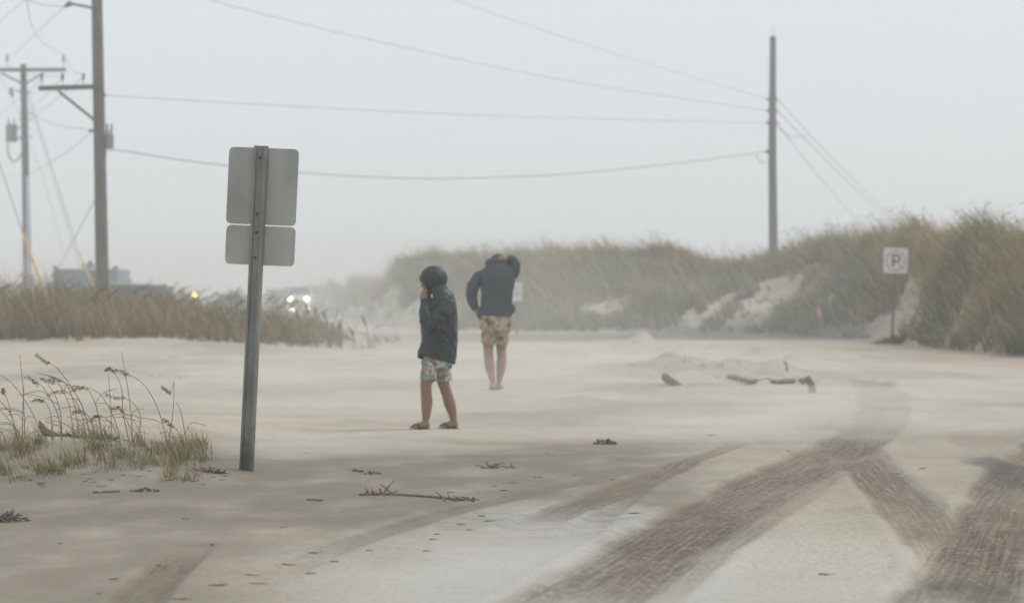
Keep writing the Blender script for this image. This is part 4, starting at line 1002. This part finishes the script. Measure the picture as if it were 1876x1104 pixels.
def boy():
    b = onground(797, 785); s = b.y / F; K = 1.0
    x = lambda px: (px - 795) * s; z = lambda py: (787 - py) * s
    V = lambda px, py, y=0.0: Vector((x(px), y, z(py)))
    mb = MB()
    # legs: the front leg is the nearer one
    for pts, ra in (([V(795, 650, -.065), V(784, 690, -.075), V(778.5, 704, -.08), V(779.5, 722, -.072), V(780.5, 738, -.068), V(779.5, 756, -.07), V(778, 772, -.072), V(778.5, 780, -.072)], [.078, .062, .052, .051, .054, .042, .029, .030]),
                    ([V(800, 650, .065), V(807, 690, .07), V(811, 706, .072), V(817, 724, .08), V(821.5, 740, .084), V(826, 756, .086), V(829, 770, .086), V(831, 778, .086)], [.078, .062, .051, .050, .054, .042, .029, .030])):
        mb.tube(pts, ra, 16)
    H1, T1, H2, T2 = Vector((x(785), -.07, .022)), Vector((x(750), -.13, .022)), Vector((x(836), .09, .022)), Vector((x(802), .05, .022))
    foot(mb, V(779, 772, -.072), H1, T1, .95); foot(mb, V(829, 769, .086), H2, T2, .95)
    # hidden trunk, neck and head
    mb.tube([V(797, 655), V(800, 630), V(803, 600), V(803, 560), V(800, 545)], [(.13, .12), (.125, .11), (.12, .115), (.12, .12), (.08, .09)], 18, ref=(1, 0, 0))
    mb.tube([V(801, 556), V(795, 530)], [.062, .05], 12)
    hc = V(789, 513); mb.ball(hc, (.088, .078, .104), 20); face(mb, hc + Vector((-.004, 0, 0)), (-.9, -.05, -.42), .092)
    # near (left) arm bent up to the face
    mb.tube([V(822, 556, -.11), V(806, 578, -.165), V(788, 596, -.19), V(780, 575, -.165), V(776, 550, -.125)], [.045, .042, .04, .033, .024], 12)
    hand(mb, V(776, 553, -.12), (-.08, .22, .85), (.55, .75, .1), .9, .6, -1)
    mb.tube([V(800, 556, .12), V(790, 585, .15), V(783, 570, .12), V(779, 548, .09)], [.045, .04, .034, .024], 12)
    hand(mb, V(779, 549, .09), (-.15, -.15, .9), (.5, -.7, .1), .86, .6, 1)
    me = remeshed(mb, .0055, 3, None, 'person'); o = link('person', me, M['skin_boy'], None, True)
    o.location = b + Vector((0, 0, -.008))
    tag(o, 'person in black hooded rain jacket and leaf print shorts shielding their face', 'person', 'walkers on the sand')
    # jacket
    mb = MB()
    T = [(657, 796.5, .182, .155), (650, 798.5, .177, .155), (635, 802.5, .166, .152), (615, 803, .169, .155), (598, 802.5, .170, .158), (580, 803, .166, .160), (564, 804, .156, .165), (552, 806, .140, .165), (543, 806, .118, .140), (536, 802, .088, .098), (528, 797, .075, .082)]
    mb.tube([V(c_, py) for py, c_, *_ in T], [(rx, ry) for _, _, rx, ry in T], 28, ref=(1, 0, 0), sq=.92)
    mb.tube([V(818, 553, -.10), V(808, 572, -.165), V(794, 592, -.20), V(786, 600, -.20), V(780, 588, -.19), V(777, 570, -.165), V(776.5, 554, -.135)], [.078, .076, .070, .062, .060, .052, .036], 16)
    mb.tube([V(806, 553, .10), V(800, 580, .165), V(790, 592, .165), V(782, 572, .135), V(779, 552, .105)], [.078, .07, .064, .05, .036], 16)
    mb.tube([V(803, 548, 0), V(799, 534, 0), V(796, 524, 0), V(795, 515, 0)], [(.135, .15), (.108, .118), (.098, .104), (.085, .09)], 20, ref=(1, 0, 0))
    mb.tube([V(812, 540, 0), V(808, 528, 0), V(802, 516, 0)], [.06, .055, .04], 12)
    mb.tube([V(766, 657, -.05), V(774, 640, -.05), V(783, 620, -.05)], [.022, .045, .05], 10)
    def dj(c):
        return folds(.006, (.75, .3, .6), 26, 3.1, .003)(c) + folds(.010, (.95, .3, -.12), 32, 7.7, .0)(c) * (1 if c.z < 1.05 else .35) + crease(c, 1.7, .011)
    jk = link('rain_jacket', remeshed(mb, .0085, 5, dj, 'rain_jacket'), M['rain'], o, True)
    hood_shell(V(792.2, 512.5), (.128, .120, .126), (-.82, -.10, -.58), 38, 'hood', M['rain'], jk, .008, (lambda c: folds(.007, (.3, .2, 1), 60, 1.3, .003)(c) + crease(c * 1.6, 9.0, .008)), 1.02)
    MB().tube([V(776.5, 553, -.135), V(776, 549, -.127)], [.037, .034], 12).build('cuff', M['dark'], jk)
    MB().tube([V(789, 540, -.115), V(790.5, 545, -.135)], .006, 6).build('toggle', M['white'], jk)
    MB().tube([V(812, 531, -.06), V(817, 530, -.06)], [.014, .010], 8).build('hood_toggle', M['dark'], jk)
    # shorts
    mb = MB()
    mb.tube([V(800, 645), V(799, 660), V(797.5, 672)], [(.135, .128), (.14, .13), (.142, .13)], 24, ref=(1, 0, 0))
    mb.tube([V(791, 658, -.062), V(785, 678, -.072), V(782.5, 697, -.075)], [(.075, .075), (.076, .076), (.076, .074)], 18, ref=(1, 0, 0))
    mb.tube([V(805, 658, .062), V(809, 678, .07), V(812, 699, .07)], [(.075, .075), (.073, .075), (.070, .074)], 18, ref=(1, 0, 0))
    sh = link('shorts', remeshed(mb, .007, 3, folds(.012, (.9, .3, .25), 45, 5.5, .003), 'shorts'), M['print'], o, True)
    sandal(o, H1, T1); sandal(o, H2, T2)
boy()

def man():
    b = onground(907, 714); s = b.y / F
    x = lambda px: (px - 907) * s; z = lambda py: (715 - py) * s
    V = lambda px, py, y=0.0: Vector((x(px), y, z(py)))
    mb = MB()
    mb.tube([V(897, 600, .0), V(895, 628, .02), V(894.5, 641, .03), V(895.5, 655, .0), V(897, 668, -.03), V(900, 684, -.06), V(903, 699, -.08), V(903.5, 706, -.08)], [.10, .078, .064, .063, .069, .052, .035, .036], 16)
    mb.tube([V(918, 600, .03), V(918.5, 628, .09), V(918, 641, .12), V(919, 655, .11), V(918.5, 668, .10), V(916.5, 684, .09), V(914, 699, .085), V(913.5, 706, .085)], [.10, .076, .062, .062, .067, .050, .033, .034], 16)
    H1, T1, H2, T2 = Vector((x(903.5), -.14, .022)), Vector((x(902), .10, .022)), Vector((x(913.5), .05, .022)), Vector((x(915.5), .29, .022))
    foot(mb, V(903.5, 703, -.09), H1, T1, 1.05); foot(mb, V(913.5, 703, .085), H2, T2, 1.05)
    mb.tube([V(908, 600, .02), V(908, 575, .0), V(910, 540, .0), V(911, 512, .05), V(911, 495, .12)], [(.17, .13), (.17, .12), (.18, .12), (.2, .12), (.12, .10)], 20, ref=(1, 0, 0))
    mb.tube([V(911, 496, .13), V(912, 484, .22)], [.07, .06], 12)
    hc = V(912, 481, .25); mb.ball(hc, (.082, .098, .106), 20); face(mb, hc, (0, .75, -.66), .096)
    # left arm with the hand at the pocket
    mb.tube([V(876, 503, .06), V(861, 538, .02), V(871, 566, .06), V(874, 572, .07)], [.055, .045, .034, .03], 12)
    hand(mb, V(872.5, 568, .05), (.22, .25, -.9), (.8, .3, .2), 1.0, .5, 1)
    # right arm raised, hand holding the hood down
    mb.tube([V(938, 503, .08), V(946, 483, .10), V(936, 474, .12), V(929, 474, .125)], [.055, .047, .036, .030], 12)
    hand(mb, V(930.5, 474.5, .118), (-.95, .10, .05), (-.1, .9, -.15), 1.0, .35, -1)
    o = link('person', remeshed(mb, .0062, 3, None, 'person'), M['skin_man'], None, True); o.location = b + Vector((0, 0, -.008))
    tag(o, 'person in charcoal sweatshirt and camouflage shorts walking away holding their hood', 'person', 'walkers on the sand')
    mb = MB()
    T = [(580, 907.5, .207, .150, .0), (575, 908, .212, .152, .0), (566, 908.5, .208, .148, .0), (550, 909.5, .203, .142, .0), (530, 911, .213, .143, .015), (512, 912.5, .226, .145, .04), (500, 912, .222, .138, .075), (492, 911.5, .185, .125, .10), (486, 911.5, .13, .105, .13)]
    mb.tube([V(c_, py, yy) for py, c_, _, _, yy in T], [(rx, ry) for _, _, rx, ry, _ in T], 30, ref=(1, 0, 0), sq=.9)
    mb.tube([V(893, 502, .07), V(878, 508, .06), V(866, 524, .03), V(863.5, 540, .02), V(866, 553, .03), V(871, 566, .055)], [.085, .090, .084, .078, .068, .048], 16)
    mb.tube([V(936, 505, .07), V(942, 495, .08), V(944.5, 485, .09), V(942, 478, .10), V(936, 474.5, .115), V(930, 473.5, .125)], [.088, .080, .066, .064, .060, .044], 16)
    mb.tube([V(933, 560, -.02), V(937, 570, -.02), V(940, 573, -.02)], [.07, .055, .03], 12)
    mb.tube([V(886, 565, -.02), V(881, 578, -.02), V(880, 583, -.02)], [.07, .05, .03], 12)
    def dm(c): return folds(.013, (.5, .1, .9), 26, 2.2, .004)(c) * (1 if c.z < 1.35 else .5) + crease(c, 4.4, .014)
    sw = link('sweatshirt', remeshed(mb, .0095, 5, dm, 'sweatshirt'), M['sweat'], o, True)
    # rolled collar and hood pulled forward over the bowed head
    ring = [V(912 + 17 * math.cos(a), 482 - 1.5 * math.sin(a) + .6 * math.cos(a), .17 - .115 * math.sin(a)) for a in [2 * math.pi * i / 22 for i in range(23)]]
    mb = MB().tube(ring, .050, 12, cap=True); link('collar', remeshed(mb, .008, 3, folds(.006, (1, .2, .3), 40, 4.1, .003), 'collar'), M['sweat'], sw, True)
    hood_shell(V(912, 481, .245), (.122, .105, .120), (0, .78, -.62), 50, 'hood', M['sweat'], sw, .01, folds(.006, (.8, .3, .3), 40, 9.1, .003), 1.0)
    mb = MB().tube([V(908, 581.5, .0), V(908.5, 576, .0)], [(.180, .132), (.195, .142)], 24, ref=(1, 0, 0)); mb.build('undershirt', M['undershirt'], o, True)
    mb = MB()
    mb.tube([V(908, 570, .0), V(908, 590, .0), V(907, 605, .01)], [(.19, .14), (.205, .155), (.20, .15)], 26, ref=(1, 0, 0), sq=.9)
    mb.tube([V(898, 595, .0), V(896, 612, .01), V(894.5, 629, .02)], [(.105, .115), (.100, .108), (.095, .10)], 18, ref=(1, 0, 0))
    mb.tube([V(918, 595, .02), V(919, 612, .06), V(919.5, 629, .09)], [(.10, .115), (.095, .108), (.088, .10)], 18, ref=(1, 0, 0))
    sh = link('shorts', remeshed(mb, .008, 3, folds(.012, (.9, .3, .3), 36, 6.6, .004), 'shorts'), M['camo'], o, True)
    MB().box(V(930, 580, -.10), (.012, .006, .05)).build('pocket_tab', M['black'], sh)
    sandal(o, H1, T1, s_=1.05); sandal(o, H2, T2, s_=1.05)
man()

# ------------------------------------------------------------------ sea oats on the mound
def zz(x_, y_): return x_ / 3.066, 620 + y_ / 3.066
OATS = [ # stem points (base first), seed head points, both in zoom pixels
 ([(520, 595), (470, 400), (400, 270), (320, 165), (272, 135)], [(272, 135), (240, 112), (200, 85)]),
 ([(112, 590), (62, 430), (0, 350), (-30, 325)], None),
 ([(210, 475), (130, 330), (60, 245), (-20, 190)], None),
 ([(350, 580), (332, 450), (285, 340), (240, 270), (212, 250)], [(212, 250), (185, 230), (150, 205)]),
 ([(580, 565), (545, 400), (510, 310), (485, 275)], [(485, 275), (430, 265), (345, 262)]),
 ([(668, 530), (620, 400), (560, 310), (500, 278)], [(470, 268), (400, 285)]),
 ([(480, 520), (450, 400), (400, 320), (365, 290)], [(365, 290), (320, 295), (270, 305)]),
 ([(742, 500), (728, 350), (708, 220), (682, 70)], None),
 ([(735, 615), (692, 420), (682, 280), (640, 180)], [(640, 180), (615, 162), (590, 172)]),
 ([(945, 600), (885, 390), (810, 260), (722, 198)], [(722, 198), (690, 185), (645, 170)]),
 ([(780, 525), (792, 460), (765, 380), (695, 326)], [(695, 326), (640, 325), (590, 305)]),
 ([(947, 590), (965, 470), (975, 360), (978, 240)], [(957, 305), (935, 285), (910, 268)]),
 ([(1050, 655), (1035, 510), (1015, 410), (990, 355)], None),
 ([(1092, 662), (1040, 590), (995, 515), (965, 482)], [(965, 482), (940, 462), (915, 445)]),
 ([(625, 465), (618, 330), (608, 190)], None),
 ([(140, 545), (130, 300), (110, 90)], None),
 ([(125, 540), (128, 400), (134, 260)], None),
 ([(540, 560), (520, 480), (490, 425), (474, 412)], [(474, 412), (440, 402), (405, 412)]),
 ([(690, 610), (640, 500), (590, 445), (565, 434)], [(565, 434), (540, 428), (518, 438)]),
 ([(350, 560), (340, 420), (310, 320), (270, 255)], None),
 ([(440, 520), (420, 380), (380, 270), (342, 236)], [(342, 236), (315, 222), (278, 212)]),
 ([(410, 520), (390, 380), (345, 275), (303, 242)], [(303, 242), (270, 232), (228, 222)]),
 ([(295, 545), (285, 420), (262, 370), (243, 348)], [(243, 348), (220, 338), (188, 340)]),
 ([(765, 650), (735, 520), (700, 430), (690, 405)], [(690, 405), (665, 380), (625, 395)]),
 ([(100, 600), (75, 470), (40, 340), (10, 290)], [(20, 300), (14, 285), (18, 280)]),
 ([(150, 600), (110, 540), (70, 480), (0, 400)], None),
]
def oats():
    r_ = random.Random(3); SH = []; SB = []
    for i, (st, hd) in enumerate(OATS):
        bx_, by_ = zz(*st[0]); Yd = 19.3 + .035 * max(0, 660 - st[0][1]) / 3 + r_.uniform(0, .3)
        base = P(bx_, by_, Yd); zg = gz(base.x, Yd); e = empty('sea_oat', (base.x, Yd, zg)); o = Vector((base.x, Yd, zg))
        lean_y = r_.uniform(-.12, .12); pts = [Vector((0, 0, -.03))]; n = len(st)
        for k, q in enumerate(st):
            px, py = zz(*q); p = P(px, py, Yd + lean_y * k / n) - o
            if p.z > .02: pts.append(p)
        pts = through(pts, 22); m = len(pts)
        MB().tube(pts, [.0040 - .0022 * k / m for k in range(m)], 6).build('stem', M['stem'], e, True)
        if hd:
            hp = through([P(*zz(*q), Yd + lean_y) - o for q in hd], 14)
            mb = MB(); mb.tube([pts[-1]] + hp, .0018, 5)
            for p in hp:
                for _ in range(4):
                    c = p + Vector((r_.gauss(0, .006), r_.gauss(0, .008), r_.uniform(-.022, .004))); d = Vector((-.8, r_.gauss(0, .4), r_.uniform(-.9, .1))).normalized()
                    L_ = r_.uniform(.010, .020); sd_ = Vector((r_.gauss(0, 1), r_.gauss(0, 1), r_.gauss(0, 1))).cross(d).normalized() * L_ * .26
                    up_ = sd_.cross(d) * .5
                    vs_ = [mb.b.verts.new(c + q) for q in (d * -L_ * .5, sd_, up_, -sd_, -up_, d * L_ * .6)]
                    for f_ in ((0, 1, 2), (0, 2, 3), (0, 3, 4), (0, 4, 1), (5, 2, 1), (5, 3, 2), (5, 4, 3), (5, 1, 4)): mb.b.faces.new([vs_[k] for k in f_])
            mb.build('seed_head', M['seed'], e)
        for _ in range(r_.randint(1, 3)):   # a curled dry leaf
            k = r_.randint(2, m // 2); p = pts[k]; sgn = r_.choice((-1, -1, -1, .6)); L_ = r_.uniform(.06, .22); u_ = r_.uniform(.1, 1.0); w2 = r_.uniform(-.5, .8)
            lp = [p, p + Vector((sgn * L_ * .3, 0, L_ * .5 * u_)), p + Vector((sgn * L_ * .7, .01, L_ * (.5 * u_ + .25 * w2))), p + Vector((sgn * L_ * 1.2, .02, L_ * (.4 * u_ + .5 * w2)))]
            MB().tube(through(lp, 9), [(.0022, .0006)] * 9 + [(.0008, .0004)], 4).build('leaf', M['stem'], e)
        (SH if hd else SB).append((base.x, e))
    return SH, SB
ORD = 'first second third fourth fifth sixth seventh eighth ninth tenth eleventh twelfth thirteenth fourteenth fifteenth sixteenth seventeenth eighteenth nineteenth twentieth'.split()
def oat_labels(SH, SB):
    for lst, t, g in ((SH, 'dry sea oat with drooping seed head, %s of these from the sign post', 'sea oats with seed heads on the mound'), (SB, 'bare dry stem without seed head, %s of these from the sign post', 'bare stems on the mound')):
        for k, (_, e) in enumerate(sorted(lst, key=lambda q: -q[0])): tag(e, t % ORD[k], 'plant', g)
oat_labels(*oats())

REEDS = [(664, 578, 675, 641, 1), (640, 600, 652, 640, 1), (622, 588, 626, 638, 1), (578, 563, 581, 634, 1), (592, 570, 601, 636, 1), (607, 590, 616, 638, 1), (560, 556, 571, 634, 1), (544, 572, 556, 634, 1), (630, 578, 622, 636, 0), (652, 596, 645, 640, 0)]
def reeds():
    r_ = random.Random(8); L = []
    for hx, hy, bx_, by_, hd in REEDS:
        Yd = 65.0 + r_.uniform(0, 1.0); b = P(bx_, by_, Yd); zg = gz(b.x, Yd); e = empty('reed', (b.x, Yd, zg)); o = Vector((b.x, Yd, zg)); t = P(hx, hy, Yd) - o
        mid = Vector((t.x * .25, 0, t.z * .55)); pts = through([Vector((0, 0, -.03)), mid, t], 12)
        MB().tube(pts, [.011 - .005 * k / len(pts) for k in range(len(pts))], 6).build('stem', M['stem'], e, True)
        d = (pts[-1] - pts[-4]).normalized(); L_ = r_.uniform(.14, .24)
        if hd: MB().tube([t - d * L_ * 1.0, t - d * L_ * .6, t - d * L_ * .2, t + d * .03], [.010, .026, .022, .004], 7).build('seed_head', M['seed_dark'], e, True)
        MB().tube(through([pts[3], pts[3] + Vector((-.12, 0, .16)), pts[3] + Vector((-.26, 0, .18))], 8), [(.008, .002)] * 8 + [(.002, .001)], 5).build('leaf', M['stem'], e)
        L.append((hx, e))
    for k, (_, e) in enumerate(sorted(L, key=lambda q: -q[0])): tag(e, '%s tall reed from the tapering tip of the grass bank' % ORD[k], 'plant', 'reeds at the tip of the grass bank')
reeds()
# ------------------------------------------------------------------ driftwood and wrack
def twig(mb, p, d, L, r, r_, bend=.25):
    d = Vector(d).normalized(); pts = []; q = Vector(p)
    for k in range(5): pts.append(q.copy()); d = (d + Vector((r_.gauss(0, bend), r_.gauss(0, bend), r_.gauss(0, bend * .4)))).normalized(); q = q + d * L / 4
    mb.tube(pts, [r, r * .95, r * .85, r * .7, r * .35], 6)
def clump(px, py, wpx, hpx, label, n, m='wrack', seed=0, cat='seaweed', group=None, name='seaweed_clump'):
    r_ = random.Random(seed); b = onground(px, py); s = b.y / F; W = wpx * s / 2; Hh = hpx * s; mb = MB()
    for _ in range(n):
        a = Vector((r_.uniform(-W, W), r_.uniform(-W * .5, W * .5), 0)); k = 1 - abs(a.x) / W
        a.z = r_.uniform(0, Hh * (.25 + .6 * k)) - .004
        twig(mb, a, (r_.gauss(0, 1), r_.gauss(0, .5), r_.gauss(0, .25)), r_.uniform(.25, .8) * W, r_.uniform(.003, .009), r_, .35)
    o = mb.build(name, M[m], None); o.location = b
    tag(o, label, cat, group); return o
def stick(px0, py0, px1, py1, r, label, name='driftwood_stick', m='wood', lift=.0, seed=0, flat=1.0):
    r_ = random.Random(seed); a = onground(px0, py0); c = onground(px1, py1); mb = MB(); n = 7; pts = []
    for k in range(n): pts.append((c - a) * (k / (n - 1)) + Vector((r_.gauss(0, r * .5), r_.gauss(0, r * .5), r * .4 + lift * math.sin(math.pi * k / (n - 1)))))
    mb.tube(pts, [(r * (.8 + r_.uniform(-.15, .25)), r * flat) for _ in range(n)], 8)
    o = mb.build(name, M[m], None); o.location = a; tag(o, label, 'driftwood'); return o
clump(1106, 813, 40, 12, 'dark tangled seaweed clump alone on the open sand', 60, seed=1)
clump(917, 857, 60, 12, 'straw coloured grass wrack lying on the damp sand', 34, 'stem', seed=2)
clump(15, 955, 58, 26, 'dark tangled driftwood clump on bare sand below the grass mound', 60, 'wood', seed=3, cat='driftwood', name='driftwood_clump')
clump(385, 865, 46, 10, 'flat dark wrack pile beside the foot of sign post', 44, seed=4)
clump(262, 900, 44, 12, 'small wrack heap on sand below the mound edge', 26, 'wood', seed=5)
clump(680, 868, 30, 9, 'short broken reed scraps on sand beyond the long stick', 14, 'wood', seed=6)
clump(850, 916, 46, 10, 'frayed wrack at the end of the long stick', 30, seed=7)
clump(700, 906, 60, 10, 'tangled grass caught along the long stick', 34, 'stem', seed=8)
def long_stick():
    e = empty('driftwood_branch', onground(660, 907)); o = Vector(e.location)
    q = [onground(x_, y_) - o for x_, y_ in ((658, 907), (700, 906), (760, 909), (800, 912), (868, 919))]
    MB().tube(through([p + Vector((0, 0, .006)) for p in q], 16), .008, 7).build('branch', M['wood'], e)
    for a_, b_ in (((700, 905), (722, 879)), ((816, 918), (797, 899)), ((705, 906), (728, 900))):
        p0 = onground(*a_) - o; Yd = p0.y + o.y; p1 = P(b_[0], b_[1], Yd) - o; MB().tube([p0, p0.lerp(p1, .5) + Vector((.003, 0, .006)), p1], [.006, .005, .004], 6).build('side_twig', M['stem'], e)
    tag(e, 'long thin driftwood branch with upright twigs on damp sand', 'driftwood')
long_stick()
stick(172, 903, 216, 901, .010, 'thin straight stick below the grass mound', seed=11)
stick(565, 916, 590, 917, .009, 'short stick on open sand in front of the sign post', seed=12)
stick(648, 862, 664, 865, .012, 'dark stub of reed near the sign post foot', seed=13)
# half-buried timber and an added dark ledge strip on the hummocks
def plank():
    a = onground(1222, 705); Yd = a.y; p0 = P(1216, 689, Yd + .25); p1 = P(1250, 712, Yd - .25); c = (p0 + p1) / 2; d = (p1 - p0)
    L_ = d.length; o = MB().box((0, 0, 0), (L_, .07, .10), bevel=.012).build('timber_post', M['wood'], None); o.location = c
    o.rotation_euler = d.to_track_quat('X', 'Z').to_euler(); tag(o, 'grey squared timber poking from the sand hummock', 'timber')
plank()
def stake(px0, py0, px1, py1, r, label):
    a = onground(px1, py1); p0 = P(px0, py0, a.y); mb = MB().tube([a - Vector((0, 0, .1)), a.lerp(p0, .5) + Vector((.01, 0, 0)), p0], [r, r * .9, r * .75], 8)
    o = mb.build('wooden_stake', M['wood'], None); tag(o, label, 'stake')
stake(1437, 661, 1443, 680, .022, 'thin leaning stake on top of the sand hummock')
stake(1478, 690, 1492, 719, .05, 'thick leaning stake at the end of the dark ledge strip')
def ledge_strip():  # tube added to draw the dark line of the eroded scarp
    pts = [onground(x_, y_) for x_, y_ in ((1336, 694), (1362, 699), (1385, 703), (1405, 700), (1425, 703), (1455, 701), (1476, 701))]
    o0 = pts[0].copy(); rr = [.02, .04, .045, .05, .05, .045, .04]
    mb = MB().tube([p - o0 + Vector((0, 0, .03)) for p in through(pts, 30)], [(.034 + .008 * math.sin(i * .9), .036 + .008 * math.sin(i * .7)) for i in range(len(through(pts, 30)))], 10); o = mb.build('dark_ledge_strip', M['ledge'], None, True); o.location = o0; tag(o, 'dark crooked strip standing in for the eroded ledge of the sand hummock', 'driftwood')
ledge_strip()
def snag():
    b = onground(84, 798); s = b.y / F; mb = MB()
    L = lambda px, py: Vector(((px - 84) * s, 0, (798 - py) * s))
    mb.tube([L(110, 798), L(95, 796), L(82, 790), L(76, 780), L(72, 770)], [.016, .03, .032, .022, .006], 8)
    mb.tube([L(78, 786), L(80, 775)], [.014, .004], 6); mb.tube([L(84, 796), L(60, 806), L(45, 815)], [.012, .010, .005], 6)
    o = mb.build('driftwood_snag', M['wood'], None); o.location = b; tag(o, 'forked grey driftwood snag standing among the mound grass', 'driftwood')
snag()
clump(125, 800, 40, 12, 'dark wrack among stems on top of the grass mound', 30, 'wood', seed=15)
clump(195, 806, 50, 14, 'twiggy wrack beneath the drooping oat stems', 34, 'wood', seed=16)
def scrap(px, py, wpx, m, label, group, seed):
    r_ = random.Random(seed); b = onground(px, py); s = b.y / F; mb = MB(); W = wpx * s
    for _ in range(4): twig(mb, (r_.uniform(-W * .4, 0), r_.uniform(-.02, .02), .004), (1, r_.gauss(0, .3), 0), W * r_.uniform(.4, .85), .0022 + .0022 * r_.random(), r_, .2)
    o = mb.build('seaweed_scrap', M[m], None); o.location = b; o.scale = (1, 1, .5); tag(o, label, 'seaweed', group)
r_ = random.Random(21)
SCR = [(575, 1013, 30), (527, 1034, 34), (563, 1050, 26), (398, 1072, 44), (330, 1097, 40), (455, 1053, 36), (470, 1068, 34), (842, 960, 20), (860, 970, 18), (800, 978, 14), (790, 988, 18), (674, 1008, 14), (610, 1028, 16), (780, 1009, 16), (1510, 1052, 30), (828, 902, 24), (940, 884, 18), (925, 898, 22), (905, 890, 16), (1000, 830, 12), (915, 828, 12), (1050, 870, 8), (985, 874, 20), (1120, 878, 12), (885, 945, 24), (895, 954, 20), (210, 1060, 24), (180, 1088, 14), (110, 995, 12), (290, 1035, 14), (390, 997, 18), (560, 830, 10), (815, 826, 10), (1160, 940, 26), (1302, 797, 20), (1640, 868, 30), (1690, 858, 22), (1445, 826, 14), (520, 965, 18), (340, 950, 20)]
for i, (px, py, wp) in enumerate(SCR):
    scrap(px, py, wp, 'wrack', 'small dark seaweed scrap lying on the sand', 'seaweed scraps', 40 + i)
for i in range(26):
    px = r_.uniform(5, 440); scrap(px, r_.uniform(868, 895) - .02 * px, r_.uniform(10, 24), r_.choice(('wood', 'wrack')), 'bit of dark litter along the mound edge', 'litter along the mound edge', 90 + i)
# low sprigs on the hummocks
HM = [(1235, 672, 36), (1260, 664, 22), (1290, 671, 20), (1370, 664, 26), (1408, 641, 16), (1325, 672, 22), (1170, 668, 40), (1320, 693, 16), (1040, 655, 14), (1075, 652, 12), (860, 640, 12), (1390, 645, 20), (700, 672, 14), (230, 680, 20), (320, 655, 16), (285, 690, 16), (335, 692, 12), (1165, 628, 12)]
for i, (px, py, wp) in enumerate(HM):
    rr = random.Random(200 + i); b = onground(px, py); s = b.y / F; mb = MB()
    for _ in range(9): twig(mb, (rr.uniform(-wp, wp) * s * .5, rr.uniform(-.1, .1), -.01), (rr.gauss(-.5, .6), rr.gauss(0, .3), rr.uniform(.1, .8)), rr.uniform(.05, .13), .004, rr, .3)
    o = mb.build('dry_sprig', M['wood' if i % 3 else 'stem'], None); o.location = b; tag(o, 'low dry sprig half buried in the sand hummocks', 'plant', 'dry sprigs on the hummocks')
# ------------------------------------------------------------------ blowing-sand air
def haze():
    m, n, l, b = new_mat('haze_air'); n.remove(b)
    v = n.new('ShaderNodeVolumePrincipled'); v.inputs['Color'].default_value = (.88, .90, .915, 1); v.inputs['Density'].default_value = .0027; v.inputs['Anisotropy'].default_value = .15
    l.new(v.outputs[0], n['Material Output'].inputs['Volume'])
    o = MB().box((0, 2100, 6.6), (9600, 6400, 17.2)).build('haze', m); o['kind'] = 'stuff'; o['label'] = 'pale salty haze full of blown sand'; o['category'] = 'haze'
haze()
def sand_cloud(c, r, dens, seed):
    m, n, l, b = new_mat('blown_sand_air'); n.remove(b)
    v = n.new('ShaderNodeVolumePrincipled'); v.inputs['Color'].default_value = (.90, .885, .84, 1); v.inputs['Density'].default_value = dens; v.inputs['Anisotropy'].default_value = .1
    l.new(v.outputs[0], n['Material Output'].inputs['Volume'])
    mb = MB().ball((0, 0, 0), (1, 1, 1), 48); me = mb.mesh('blowing_sand')
    for p in me.vertices:
        q = p.co.copy(); k = 1 + .35 * mnoise.noise(q * 2.2 + Vector((seed, 0, 0))) + .2 * mnoise.noise(q * 5 + Vector((seed, 3, 0)))
        p.co = Vector((q.x * r[0] * k, q.y * r[1] * k, q.z * r[2] * k))
    o = link('blowing_sand', me, m); o.location = c; o['kind'] = 'stuff'; o['label'] = 'low cloud of wind blown sand'; o['category'] = 'blowing sand'
sand_cloud((-3, 84, .6), (15, 22, 2.5), .0062, 1.0)
sand_cloud((-9, 135, .8), (26, 22, 3.2), .010, 5.0)
sand_cloud((-.5, 60, .2), (6, 11, 1.0), .006, 9.0)
sand_cloud((.3, 40, .12), (6.5, 15, .42), .022, 13.0)
for i, (px, py, rx, ry, rz, dn) in enumerate(((600, 828, 1.7, 1.0, .055, .48), (850, 742, 2.8, 2.6, .12, .09), (1400, 780, 1.9, 3.2, .10, .12), (1700, 770, 1.8, 3.2, .10, .08), (1500, 735, 2.0, 2.5, .14, .13), (700, 700, 3.4, 4, .2, .08), (1000, 670, 4, 5, .3, .05))):
    g = onground(px, py); sand_cloud(g + Vector((0, 0, rz * .35)), (rx, ry, rz), dn, 20.0 + i)
